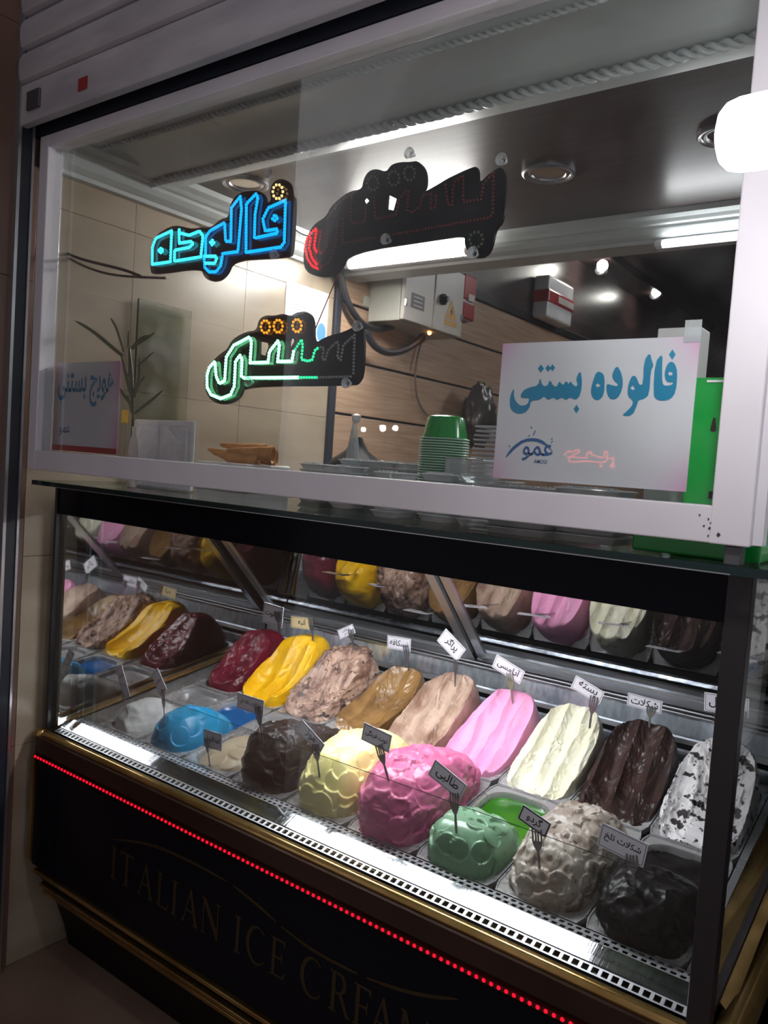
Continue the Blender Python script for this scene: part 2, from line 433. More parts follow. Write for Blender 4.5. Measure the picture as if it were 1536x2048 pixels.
# moulded cornices (stepped profile, one trim each)
def cornice_prof(s):            # s = +1 : profile facing -y, from beam bottom up to the ceiling
    base = [(0.0,0.0),(0.016,0.0),(0.018,0.010),(0.024,0.013),(0.034,0.020),(0.042,0.032),(0.044,0.040),(0.052,0.043),(0.058,0.052),(0.070,0.060),(0.072,0.075),(0.0,0.075)]
    return base
struct('trim_2', MB().prism_x([(YB-p[0], 2.082+p[1]) for p in cornice_prof(1)], WX, 3.2), 'cornice', 'grey stepped cornice on the far beam')
struct('trim_3', MB().prism_y([(WX+p[0]*1.5, 2.082+p[1]) for p in cornice_prof(1)], 0.02, YB), 'cornice', 'grey stepped cornice along the left wall')
# near soffit mouldings, seen from below (profile in y,z)
near = [(0.03,2.20),(0.03,2.150),(0.05,2.146),(0.085,2.150),(0.10,2.146),(0.115,2.150),(0.16,2.158),(0.20,2.152),(0.235,2.134),(0.262,2.128),(0.275,2.133),(0.292,2.133),(0.300,2.126),(0.306,2.126),(0.370,2.138),(0.374,2.150),(0.376,2.19)]
struct('trim_4', MB().prism_x(near, WX, 3.0), 'cornice', 'grey moulded soffit above the window', smooth=True)
def rope(name, y, z, r, pitch, x0, x1, label):
    mb = MB()
    for ph in (0, math.pi):
        pts = []; n = int((x1-x0)/pitch*16)
        for i in range(n+1):
            x = x0+(x1-x0)*i/n; a = 2*math.pi*(x-x0)/pitch+ph
            pts.append((x, y+r*0.75*math.cos(a), z+r*0.75*math.sin(a)))
        mb.tube(pts, r*0.70, 8)
    o = struct(name, mb, 'cornice', label, smooth=True); return o
rope('trim_5', 0.285, 2.1235, 0.0080, 0.046, WX, 1.6, 'twisted rope moulding on the grey soffit')
rope('trim_6', 0.10, 2.144, 0.005, 0.032, WX, 1.6, 'thin rope moulding near the window head')
# shop front lintel above the window and the roller shutter
struct('wall_lintel', MB().box(WX, 3.0, -0.015, 0.06, 2.150, 3.0), 'rail_dark', 'dark lintel behind the roller shutter')

# window frame (white painted) and its pane
wf = thing('window_frame', 'white painted steel window frame above the ice cream case', 'window frame', (0.57, 0.0, 1.328))
FX0, FX1 = -0.277, 1.424
part(wf, 'bottom_rail', MB().box(FX0, FX1-0.045, -0.012, 0.028, 1.328, 1.377, 0.002), 'white_paint')
part(wf, 'top_rail', MB().box(FX0, FX1+0.4, -0.012, 0.028, 2.119, 2.148, 0.002), 'white_paint')
part(wf, 'left_stile', MB().box(FX0, FX0+0.036, -0.0125, 0.0285, 1.3275, 2.148, 0.002), 'white_paint')
part(wf, 'right_stile', MB().box(FX1-0.050, FX1, -0.0125, 0.0285, 1.3275, 2.148, 0.002), 'white_paint')
part(wf, 'side_flange', MB().box(FX1, FX1+0.012, 0.004, 0.030, 1.33, 2.148), 'white_paint')
for (u, v, r) in ((1399,1030,.0020),(1408,1052,.0018),(1419,1056,.0026),(1437,1070,.0030),(1417,1038,.0016),(1416,1072,.0020),(1421,1046,.0012)):
    p = at(u, v, 'y', -0.0128); vs, fs = curve_flat([[(p[0]+r*random.uniform(.4,1)*math.cos(a), p[2]+1.3*r*random.uniform(.4,1)*math.sin(a)) for a in np.linspace(0, 6.28, 8)[:-1]]], 0.0006)
    part(wf, 'paint_chip', MB().add([(v_[0], -0.0127+v_[2]*0.5, v_[1]) for v_ in vs], fs), 'groove')
win = struct('window_1', MB().box(FX0+0.03, FX1-0.045, 0.004, 0.010, 1.37, 2.125), 'window_glass', 'clear window pane')

# roller shutter
sh = thing('roller_shutter', 'rolled-up grey metal shutter with horizontal slats above the window', 'shutter', (0.8, -0.05, 2.16))
part(sh, 'bottom_bar', MB().box(-0.29, 2.4, -0.062, -0.040, 2.158, 2.252, 0.003), 'shutter')
z = 2.256
while z < 2.95:
    prof = [(-0.058,z),(-0.066,z+0.006),(-0.070,z+0.025),(-0.070,z+0.050),(-0.064,z+0.068),(-0.056,z+0.074),(-0.045,z+0.074),(-0.045,z)]
    part(sh, 'slat', MB().prism_x(prof, -0.285, 2.4), 'shutter', smooth=True); z += 0.079
p = at(165,168,'y',-0.063); part(sh, 'sticker', MB().box(p[0]-0.016, p[0]+0.018, -0.0640, -0.0622, p[2]-0.013, p[2]+0.014), 'red_sticker', label='small red sticker')
p = at(72,198,'y',-0.063); part(sh, 'latch', MB().box(p[0]-0.035, p[0]+0.02, -0.068, -0.0622, p[2]-0.022, p[2]+0.022, 0.002), 'grey_latch', label='grey slide latch')
gr = thing('shutter_guide', 'dark vertical steel channel guiding the shutter on the left wall', 'guide rail', (WX+0.01, -0.05, 0))
part(gr, 'channel', MB().box(WX, WX+0.016, -0.058, -0.030, 0.0, 2.95, 0.002), 'rail_dark')
part(gr, 'flange', MB().box(WX, WX+0.020, -0.066, -0.058, 0.0, 2.95), 'alu')
part(gr, 'inner_flange', MB().box(WX, WX+0.020, -0.030, -0.024, 0.0, 2.95), 'alu')

# ceiling downlights
def downlight(u, v, r, label):
    p = at(u, v, 'z', ZC)
    t = thing('downlight', label, 'downlight', (p[0], p[1], ZC-0.008), 'recessed lights in the booth ceiling')
    part(t, 'ring', MB().lathe([(r,0.008),(r,0.003),(r*0.93,0.0),(r*0.84,0.002),(r*0.80,0.006),(r*0.74,0.003),(r*0.66,0.003),(r*0.62,0.0075)], (p[0],p[1],ZC-0.008), 40), 'alu', smooth=True)
    part(t, 'lens', MB().lathe([(0.0001,0.0065),(r*0.64,0.0065)], (p[0],p[1],ZC-0.008), 32), 'chrome')
downlight(1097, 345, 0.066, 'round silver ceiling downlight right of the unlit red sign')
downlight(490, 366, 0.066, 'round ceiling downlight above the blue sign')
downlight(1452, 268, 0.060, 'round ceiling downlight half hidden behind the bright bulb')

# tubes
def tubelight(name, label, x0, x1, y, z, r, m, body=True):
    t = thing(name, label, 'tube light', ((x0+x1)/2, y, z-r))
    part(t, 'tube', MB().tube([(x0,y,z),(x1,y,z)], r, 12), m, smooth=True)
    part(t, 'end_cap', MB().tube([(x0-0.02,y,z),(x0,y,z)], r*1.1, 12), 'white_plastic', smooth=True)
    part(t, 'end_cap', MB().tube([(x1,y,z),(x1+0.02,y,z)], r*1.1, 12), 'white_plastic', smooth=True)
    if body: part(t, 'batten', MB().box(x0-0.02, x1+0.02, y+r*0.7, y+r*0.7+0.03, z-0.012, z+0.014, 0.002), 'white_plastic')
    return t
tubelight('tube_light', 'overexposed tube light on the far cornice behind the red sign', -0.17, 0.30, 1.085, 2.092, 0.013, 'cove_tube')
tp = at(1325, 487, 'y', 1.165)
tubelight('tube_light', 'slim bright tube light under the far cornice at upper right', tp[0], tp[0]+0.85, 1.165, tp[2], 0.0085, 'slim_tube')
tubelight('tube_light', 'unseen tube light added beyond the right stile to brighten the booth', 2.0, 2.6, 0.75, 2.12, 0.013, 'unseen_tube')  # added lamp out of view, brightens the booth interior
tubelight('tube_light', 'long unseen tube light on the inner shop ceiling', 1.0, 2.2, 3.6, 2.93, 0.014, 'unseen_tube')  # unseen lamp that lights the inner shop

# outside bulb beside the right stile
bc = at(1437, 278, 'y', -0.35)
tb = thing('light_bulb', 'large glowing white LED bulb mounted sideways before the right window stile', 'bulb', (bc[0]+0.05, bc[1], bc[2]-0.031))
part(tb, 'globe', MB().lathe([(0.0001,0.0),(0.014,0.0008),(0.022,0.0035),(0.0275,0.009),(0.0300,0.018),(0.0306,0.032),(0.0306,0.068),(0.028,0.080)], tuple(bc), 32, 'x'), 'bulb', smooth='all')
part(tb, 'heat_sink', MB().lathe([(0.028,0.080),(0.029,0.083),(0.024,0.115),(0.016,0.122)], tuple(bc), 32, 'x'), 'white_plastic', smooth=True)
part(tb, 'socket', MB().lathe([(0.016,0.120),(0.019,0.124),(0.019,0.165),(0.0001,0.172)], tuple(bc), 24, 'x'), 'black_steel', smooth=True)
part(tb, 'arm', MB().tube([(bc[0]+0.165,bc[1],bc[2]),(bc[0]+0.30,bc[1]+0.02,bc[2]+0.01),(bc[0]+0.45,bc[1]+0.18,bc[2]+0.12),(bc[0]+0.45,-0.07,bc[2]+0.62)], 0.007, 8), 'cable_black', smooth=True)

# ledge with spots along the dark cladding
lg = thing('spot_ledge', 'dark ledge carrying small spotlights on the upper left wall', 'ledge', (-0.2, 4.2, 2.70))
a0 = at(1140,505,'x',-0.10); a1 = at(1360,610,'x',-0.10)
part(lg, 'board', MB().box(WX+0.012, -0.10, a0[1]-0.2, 5.6, 2.66, 2.69, 0.002), 'dark_wood')
part(lg, 'rail', MB().box(-0.10, -0.085, a0[1]-0.2, 5.6, 2.655, 2.70, 0.002), 'base_dark')
for i, (u, v) in enumerate(((1205,531),(1313,583))):
    p = at(u, v, 'x', -0.12)
    t = thing('spot_lamp', ('glowing spot lamp nearer the window on the dark ledge','glowing spot lamp further back on the dark ledge')[i], 'lamp', (p[0], p[1], p[2]-0.03), 'spots on the ledge')
    part(t, 'bulb', MB().ball(p, 0.030, 14, 9), 'spot_bulb', smooth='all')
    part(t, 'holder', MB().lathe([(0.012,0.0),(0.03,0.012),(0.032,0.05),(0.012,0.06)], (p[0]-0.03,p[1]+0.03,p[2]-0.01), 18, 'y'), 'alu', smooth=True)
p = at(1180,503,'x',-0.1); single('pilot_light', MB().ball(p, 0.009), 'pilot_red', 'tiny red pilot light by the far cornice', 'light')

# ================================================================== display case
XL, XR = -0.272, 1.432
TH = 0.152; CT, ST = math.cos(TH), math.sin(TH)
PY, PZ, PL, PW = 0.155, 0.657, 0.325, 0.17
def pan_pt(x, v, w): return (x, PY+v*CT-w*ST, PZ+v*ST+w*CT)
case = thing('display_case', 'gold trimmed glass ice cream display case with dark navy front', 'display case', (0.58, 0.4, 0.0))
# body
part(case, 'front_panel', MB().box(XL+0.012, XR, 0.036, 0.07, 0.285, 0.578, 0.002), 'navy_panel', label='dark navy front panel')
part(case, 'bronze_band', MB().prism_x([(0.034,0.590),(0.036,0.628),(0.07,0.628),(0.07,0.578),(0.038,0.578)], XL+0.008, XR), 'bronze', label='dark bronze band')
n = 12; prof = [(0.0575+0.0130*math.cos(a), 0.6305+0.0105*math.sin(a)) for a in [2*math.pi*k/n for k in range(n)]]
part(case, 'gold_rail', MB().prism_x(prof, XL, XR+0.03), 'gold', smooth=True, label='polished gold front rail')
part(case, 'gold_edge', MB().prism_x([(0.030,0.578),(0.030,0.300),(0.050,0.272),(0.07,0.272),(0.07,0.578)], XL, XL+0.014), 'gold')
part(case, 'gold_corner', MB().ball((XL+0.004, 0.052, 0.630), (0.016,0.018,0.016), 14, 9), 'gold', smooth='all')
for (y, z) in ((0.040,0.268),(0.060,0.222),(0.070,0.200)):
    part(case, 'gold_strip', MB().box(XL+0.02, XR, y-0.004, y+0.02, z-0.005, z+0.005, 0.0015), 'gold')
part(case, 'base_front', MB().prism_x([(0.044,0.285),(0.06,0.24),(0.085,0.19),(0.118,0.15),(0.150,0.06),(0.165,0.0),(0.30,0.0),(0.30,0.285)], XL+0.021, XR-0.02), 'base_dark')
part(case, 'body', MB().box(XL+0.03, XR-0.02, 0.302, 0.95, 0.0, 0.50), 'base_dark')
part(case, 'left_side', MB().prism_x([(0.071,0.62),(0.071,0.268),(0.085,0.235),(0.118,0.15),(0.150,0.06),(0.165,0.0),(0.95,0.0),(0.95,0.62)], XL, XL+0.02), 'base_dark')
# right end: gold rail and gold plate going back
prof = [(XR+0.010+0.024*math.cos(a), 0.630+0.018*math.sin(a)) for a in [2*math.pi*k/n for k in range(n)]]
part(case, 'gold_end_rail', MB().prism_y(prof, 0.045, 0.95), 'gold', smooth=True, label='gold rail on the right end')
part(case, 'gold_end_plate', MB().slab((1.3745,0.155,0.662),(XR+0.002,0.12,0.640),(XR+0.002,0.93,0.735),(1.3745,0.93,0.760),(0,0,-0.004)), 'gold')
part(case, 'end_side', MB().box(XR-0.012, XR+0.02, 0.06, 0.95, 0.0, 0.615), 'base_dark')
# deck sheet: lower grille, polished ramp, upper grille  (real openings)
def grille(name, y0, z0, y1, z1, rows, x0, x1, pitch, duty, rd, stagger):
    mb = MB(); nx = int((x1-x0)/pitch)
    P = lambda x, t: (x, y0+(y1-y0)*t, z0+(z1-z0)*t)
    ts = [0.0]
    for r in range(rows):
        c = (r+0.5)/rows; ts += [c-rd/rows/2, c+rd/rows/2]
    ts.append(1.0)
    for b in range(len(ts)-1):
        a, c = ts[b], ts[b+1]
        if b % 2 == 0:
            mb.quad(P(x0,a), P(x1,a), P(x1,c), P(x0,c))
        else:
            off = pitch*0.5 if (stagger and (b//2) % 2) else 0
            xs = x0
            for i in range(nx):
                h0 = x0+i*pitch+off+pitch*(1-duty)/2; h1 = h0+pitch*duty
                if h1 > x1: break
                mb.quad(P(xs,a), P(h0,a), P(h0,c), P(xs,c)); xs = h1
                # little flange inside each opening
                q0, q1 = P(h0,a), P(h0,c); mb.quad(q0, q1, (q1[0],q1[1],q1[2]-0.003), (q0[0],q0[1],q0[2]-0.003))
                q0, q1 = P(h1,a), P(h1,c); mb.quad(q0, q1, (q1[0],q1[1],q1[2]-0.003), (q0[0],q0[1],q0[2]-0.003))
            mb.quad(P(xs,a), P(x1,a), P(x1,c), P(xs,c))
    return part(case, name, mb, 'grille_steel')
GX0, GX1 = -0.235, 1.405
grille('lower_vent_grille', 0.0705, 0.6405, 0.0875, 0.6455, 1, GX0, GX1, 0.0160, 0.66, 0.66, False)
grille('upper_vent_grille', 0.124, 0.6600, 0.1525, 0.6585, 2, GX0, GX1, 0.0150, 0.60, 0.52, True)
part(case, 'polished_ramp', MB().slab((GX0,0.089,0.6475),(GX1,0.089,0.6475),(GX1,0.1235,0.6600),(GX0,0.1235,0.6600),(0,0,-0.001)), 'ramp_steel', label='mirror polished steel ramp')
part(case, 'ramp_step', MB().slab((GX0,0.0875,0.6455),(GX1,0.0875,0.6455),(GX1,0.089,0.6475),(GX0,0.089,0.6475),(0,0.001,0)), 'rail_dark')
part(case, 'vent_duct', MB().box(GX0, GX1, 0.066, 0.154, 0.585, 0.600), 'base_dark')
part(case, 'pan_well', MB().slab(pan_pt(-0.24,0,-0.10), pan_pt(1.40,0,-0.10), pan_pt(1.40,0.70,-0.10), pan_pt(-0.24,0.70,-0.10), (0,0,-0.01)), 'base_dark')
part(case, 'left_filler', MB().slab(pan_pt(-0.238,0,0.001), pan_pt(-0.171,0,0.001), pan_pt(-0.171,0.66,0.001), pan_pt(-0.238,0.66,0.001), (0,0,-0.012)), 'steel')
part(case, 'right_filler', MB().slab(pan_pt(1.361,0,0.001), pan_pt(1.374,0,0.001), pan_pt(1.374,0.66,0.001), pan_pt(1.361,0.66,0.001), (0,0,-0.012)), 'steel')
part(case, 'left_angle', MB().tube([(-0.224,0.10,0.668),(-0.224,0.80,0.775)], 0.007, 8), 'gold', smooth=True)
# rear of the well
RX0, RX1 = -0.238, 1.405
part(case, 'rear_gap', MB().box(RX0, RX1, 0.803, 0.868, 0.735, 0.748), 'base_dark')
part(case, 'rear_lip', MB().prism_x([(0.815,0.752),(0.817,0.776),(0.826,0.779),(0.826,0.752)], RX0, RX1), 'polished_steel')
part(case, 'rear_shadow_gap', MB().box(RX0, RX1, 0.845, 0.87, 0.748, 0.795), 'base_dark')
part(case, 'rear_step', MB().prism_x([(0.832,0.790),(0.835,0.801),(0.85,0.803),(0.85,0.790)], RX0, RX1), 'alu')
part(case, 'rear_strip', MB().prism_x([(0.846,0.803),(0.852,0.850),(0.868,0.850),(0.868,0.803)], RX0, RX1), 'polished_steel', label='scratched polished steel strip')
for (y, z, h) in ((0.845,0.851,0.006),(0.852,0.861,0.004),(0.858,0.869,0.005)):
    part(case, 'door_track', MB().box(RX0, RX1, y, y+0.035, z, z+h, 0.001), 'alu')
part(case, 'track_groove', MB().box(RX0, RX1, 0.866, 0.90, 0.80, 0.880), 'base_dark')
# sliding rear doors, leaning forward at the top, mirrored panes
DB, DT = np.array([0.862, 0.878]), np.array([0.470, 1.283])
dd = (DT-DB)/np.linalg.norm(DT-DB); DL = np.linalg.norm(DT-DB); dn = np.array([-dd[1], dd[0]])*-1
if dn[0] > 0: dn = -dn
def door_pt(x, s, o): q = DB+dd*s+dn*o; return (x, q[0], q[1])
def door_box(x0, x1, s0, s1, o0, o1):
    mb = MB(); c = [door_pt(x, s, o) for x in (x0,x1) for s in (s0,s1) for o in (o0,o1)]
    return mb.add(c, [(0,1,3,2),(4,6,7,5),(0,4,5,1),(2,3,7,6),(0,2,6,4),(1,5,7,3)])
for i, (x0, x1, o) in enumerate(((-0.215, 0.575, 0.006), (0.585, 1.395, 0.0))):
    d = part(case, 'sliding_door', door_box(x0+0.02, x1-0.02, 0.03, DL-0.01, o+0.002, o+0.005), 'mirror_door', label='mirrored sliding door pane')
    part(d, 'door_rail', door_box(x0, x1, 0.0, 0.034, o-0.002, o+0.010), 'alu')
    part(d, 'door_stile', door_box(x0, x0+0.028, 0.0, DL-0.01, o-0.002, o+0.010), 'alu')
    part(d, 'door_stile', door_box(x1-0.028, x1, 0.0, DL-0.01, o-0.002, o+0.010), 'alu')
part(case, 'service_side', MB().slab((RX0,0.99,0.70),(RX1,0.99,0.70),(RX1,0.99,1.27),(RX0,0.99,1.27),(0,0.01,0)), 'base_dark')
# glazing
part(case, 'front_glass', MB().box(XL+0.006, 1.386, 0.073, 0.078, 0.641, 1.288), 'case_glass', label='clear front glass')
part(case, 'black_band', MB().box(XL+0.004, 1.388, 0.0695, 0.0725, 1.214, 1.288), 'navy_panel', label='black band along the top of the front glass')
part(case, 'end_glass', MB().box(1.412, 1.417, 0.09, 0.88, 0.648, 1.288), 'case_glass', label='clear right end glass')
part(case, 'end_mirror', MB().box(-0.252, -0.242, 0.085, 0.90, 0.640, 1.288), 'mirror_end', label='mirroring left end glass')
part(case, 'left_edge_strip', MB().box(XL, XL+0.010, 0.066, 0.080, 0.640, 1.288), 'post_black')
part(case, 'corner_post', MB().box(1.387, 1.419, 0.058, 0.088, 0.640, 1.288, 0.002), 'post_black', label='black corner post')
gg = MB().slab((GX0+0.01,0.138,0.664),(1.372,0.138,0.664),(1.372,0.146,0.790),(GX0+0.01,0.146,0.790),(0,0.004,0))
part(case, 'guard_glass', gg, 'case_glass', label='low inner guard glass')
part(case, 'guard_edge', MB().slab((1.372,0.138,0.664),(1.3735,0.138,0.664),(1.3735,0.146,0.790),(1.372,0.146,0.790),(0,0.005,0)), 'glass_edge')
part(case, 'guard_top_edge', MB().box(GX0+0.01, 1.3735, 0.1475, 0.1490, 0.790, 0.7906), 'glass_edge')
part(case, 'end_bottom_strip', MB().slab((1.406,0.095,0.650),(1.418,0.095,0.650),(1.418,0.88,0.735),(1.406,0.88,0.735),(0,0,0.010)), 'post_black')
# LED tube under the shelf, behind the black band; unseen trough added to keep the shelf dark
part(case, 'lamp_diffuser', MB().box(0.12, 1.02, 0.283, 0.357, 1.258, 1.264, 0.002), 'led_tube', label='white LED lamp lighting the ice cream')
part(case, 'lamp_shield', MB().prism_x([(0.262,1.252),(0.272,1.286),(0.368,1.286),(0.378,1.252),(0.374,1.252),(0.362,1.266),(0.278,1.266),(0.266,1.252)], 0.09, 1.05), 'alu')
# red LED strip
st = part(case, 'led_strip', MB().box(XL+0.018, XR-0.005, 0.029, 0.036, 0.5745, 0.5835), 'strip_sleeve', label='red LED strip along the front')
led0 = None; x = XL+0.022; k = 0
proto = mesh_from('led', MB().ball((0,0,0), (0.0034,0.0030,0.0032), 8, 5), (0,0,0), 'all'); proto.materials.append(MATS['strip_red'])
while x < XR-0.01:
    o = bpy.data.objects.new('led', proto); C.objects.link(o); o.parent = st
    o.location = (x-0.58, 0.0285-0.4, 0.579); x += 0.0136
# lettering on the front panel
G = {}
def stem(x0, x1, y0=0, y1=1): return [(x0,y0),(x1,y0),(x1,y1),(x0,y1)]
G['I'] = (0.30, [[(0.02,0),(0.28,0),(0.28,0.03),(0.21,0.05),(0.21,0.95),(0.28,0.97),(0.28,1),(0.02,1),(0.02,0.97),(0.09,0.95),(0.09,0.05),(0.02,0.03)]])
G['T'] = (0.70, [[(0.22,0),(0.48,0),(0.48,0.03),(0.41,0.05),(0.41,0.94),(0.62,0.94),(0.66,0.82),(0.69,0.82),(0.68,1),(0.02,1),(0.01,0.82),(0.04,0.82),(0.08,0.94),(0.29,0.94),(0.29,0.05),(0.22,0.03)]])
G['A'] = (0.78, [[(0.0,0),(0.2,0),(0.2,0.03),(0.13,0.05),(0.22,0.34),(0.50,0.34),(0.58,0.05),(0.52,0.03),(0.52,0),(0.78,0),(0.78,0.03),(0.72,0.05),(0.42,1),(0.37,1),(0.07,0.05),(0.0,0.03)], [(0.24,0.40),(0.36,0.80),(0.48,0.40)]])
G['L'] = (0.60, [[(0.02,0),(0.55,0),(0.59,0.2),(0.56,0.2),(0.50,0.06),(0.21,0.06),(0.21,0.95),(0.28,0.97),(0.28,1),(0.02,1),(0.02,0.97),(0.09,0.95),(0.09,0.05),(0.02,0.03)]])
G['N'] = (0.84, [[(0.02,0),(0.2,0),(0.2,0.03),(0.13,0.05),(0.13,0.82),(0.68,-0.02),(0.73,-0.02),(0.73,0.95),(0.80,0.97),(0.80,1),(0.60,1),(0.60,0.97),(0.68,0.95),(0.68,0.26),(0.20,1),(0.02,1),(0.02,0.97),(0.08,0.93),(0.08,0.05),(0.02,0.03)]])
arc = lambda cx, cy, rx, ry, a0, a1, n=18: [(cx+rx*math.cos(math.radians(a0+(a1-a0)*i/n)), cy+ry*math.sin(math.radians(a0+(a1-a0)*i/n))) for i in range(n+1)]
G['C'] = (0.78, [arc(0.42,0.5,0.41,0.52,45,318)+list(reversed(arc(0.46,0.5,0.32,0.46,48,315)))])
G['E'] = (0.62, [[(0.02,0),(0.54,0),(0.59,0.2),(0.56,0.2),(0.48,0.06),(0.21,0.06),(0.21,0.48),(0.40,0.48),(0.44,0.38),(0.46,0.38),(0.46,0.66),(0.44,0.66),(0.40,0.54),(0.21,0.54),(0.21,0.94),(0.46,0.94),(0.53,0.82),(0.55,0.82),(0.54,1),(0.02,1),(0.02,0.97),(0.09,0.95),(0.09,0.05),(0.02,0.03)]])
G['R'] = (0.74, [[(0.02,0),(0.28,0),(0.28,0.03),(0.21,0.05),(0.21,0.46),(0.32,0.46),(0.58,0.0),(0.74,0),(0.74,0.03),(0.66,0.06),(0.44,0.48)]+arc(0.34,0.74,0.22,0.26,-60,90,10)+[(0.02,1),(0.02,0.97),(0.09,0.95),(0.09,0.05),(0.02,0.03)], [(0.21,0.52),(0.21,0.94),(0.30,0.94)]+list(reversed(arc(0.30,0.73,0.15,0.21,-88,88,8)))])
G['M'] = (0.95, [[(0.0,0),(0.2,0),(0.2,0.03),(0.13,0.05),(0.16,0.80),(0.44,0),(0.48,0),(0.76,0.80),(0.78,0.05),(0.71,0.03),(0.71,0),(0.95,0),(0.95,0.03),(0.89,0.05),(0.86,0.95),(0.93,0.97),(0.93,1),(0.76,1),(0.48,0.22),(0.20,1),(0.02,1),(0.02,0.97),(0.09,0.95),(0.06,0.05),(0.0,0.03)]])
LX = [('I',222),('T',240),('A',276),('L',313),('I',343),('A',364),('N',403),('I',469),('C',493),('E',541),('C',602),('R',660),('E',708),('A',742),('M',800)]
zc0 = at(290,1795,'y',0.0355)[2]; zc1 = at(290,1727,'y',0.0355)[2]; Hh = zc1-zc0
xa = at(190,1735,'y',0.0355)[0]; xcur = None
xpos = [ (l, at(u, 1760+0.5*(u-290), 'y', 0.0355)[0]) for l, u in LX]
for i, (l, x) in enumerate(xpos):
    wdt, polys = G[l]
    avail = (xpos[i+1][1]-x if i+1 < len(xpos) else 0.06)
    sx = Hh*0.95
    vs, fs = curve_flat([[(x+p[0]*sx, zc0+p[1]*Hh) for p in q] for q in polys], 0.001)
    part(case, 'letter', MB().add([(v[0], 0.0352+v[2], v[1]) for v in vs], fs), 'gold_print')
def ribbon(pts, wd, y):
    P = [at(u, v, 'y', y) for u, v in pts]; P = smooth_poly([(q[0],q[2]) for q in P], 2, False); L = []; Rr = []
    nP = len(P)
    for i, q in enumerate(P):
        t = P[min(i+1,nP-1)]-P[max(i-1,0)]; t = t/np.linalg.norm(t); nn = np.array([-t[1],t[0]])
        ww = wd*math.sin(math.pi*(0.12+0.76*i/(nP-1))); L.append(q+nn*ww); Rr.append(q-nn*ww)
    return L+Rr[::-1]
for pts in ([(226,1678),(290,1685),(345,1705),(400,1732),(455,1763)], [(466,1770),(510,1805),(552,1842)], [(562,1852),(610,1890),(660,1920),(715,1947)], [(733,1955),(800,1980),(860,1993),(916,1998)]):
    vs, fs = curve_flat([ribbon(pts, 0.0035, 0.0355)], 0.001)
    part(case, 'swoosh_line', MB().add([(v[0], 0.0352+v[2], v[1]) for v in vs], fs), 'gold_print')

# glass shelf on top of the case
shf = thing('glass_shelf', 'thick green-edged glass shelf on top of the display case', 'glass shelf', (0.58, 0.3, 1.289))
part(shf, 'pane', MB().box(XL, XR+0.025, 0.002, 0.62, 1.289, 1.301, 0.003), 'shelf_glass')
part(shf, 'front_edge', MB().box(XL, XR+0.025, -0.0005, 0.0015, 1.2885, 1.3005), 'glass_edge', label='dark green polished edge')
part(shf, 'end_edge', MB().box(XR+0.0255, XR+0.0275, 0.0, 0.62, 1.2885, 1.3005), 'glass_edge')
part(shf, 'edge_highlight', MB().box(XL, XR-0.03, -0.0012, -0.0002, 1.2885, 1.2900), 'alu')  # bright metal strip modelled in place of the glint along the glass edge
part(shf, 'clip', MB().box(1.392, 1.412, 0.0, 0.03, 1.301, 1.327, 0.002), 'grey_latch')

# ================================================================== pans and ice cream
from mathutils.bvhtree import BVHTree
def rrect(hw, hl, r, n=48):
    pts = []
    for k in range(n):
        a = 2*math.pi*(k+0.5)/n; c, s = math.cos(a), math.sin(a)
        t = 1/max(abs(c)/hw, abs(s)/hl); x, y = c*t, s*t
        dx, dy = abs(x)-(hw-r), abs(y)-(hl-r)
        if r > 0 and dx > 0 and dy > 0:
            # push onto the corner arc along the ray
            cx, cy = (hw-r), (hl-r); ax, ay = abs(c), abs(s)
            bq = ax*cx+ay*cy; cq = cx*cx+cy*cy-r*r; t2 = bq+math.sqrt(max(0, bq*bq-cq)); x, y = math.copysign(ax*t2, c), math.copysign(ay*t2, s)
        pts.append((x, y))
    return pts
def make_pan():
    mb = MB(); n = 64
    O = rrect(0.0835, 0.1615, 0.004, n); O2 = rrect(0.0812, 0.1592, 0.004, n); I = rrect(0.0745, 0.149, 0.045, n); I2 = rrect(0.0725, 0.147, 0.044, n); Bm = rrect(0.066, 0.140, 0.040, n)
    rings = [[(p[0],p[1],-0.010) for p in O], [(p[0],p[1],0.0022) for p in O], [(p[0],p[1],0.0022) for p in O2], [(p[0]*0.995,p[1]*0.997,-0.0005) for p in O2], [(p[0],p[1],-0.001) for p in I], [(p[0],p[1],-0.006) for p in I2], [(p[0],p[1],-0.085) for p in Bm]]
    vs = [q for r in rings for q in r]; fs = []
    for i in range(len(rings)-1):
        for k in range(n): fs.append((i*n+k, i*n+(k+1)%n, (i+1)*n+(k+1)%n, (i+1)*n+k))
    fs.append(tuple((len(rings)-1)*n+k for k in range(n)))
    mb.add(vs, fs); me = mesh_from('pan', mb, (0,0,0), True); me.materials.append(MATS['pan_steel']); return me
PAN = make_pan()

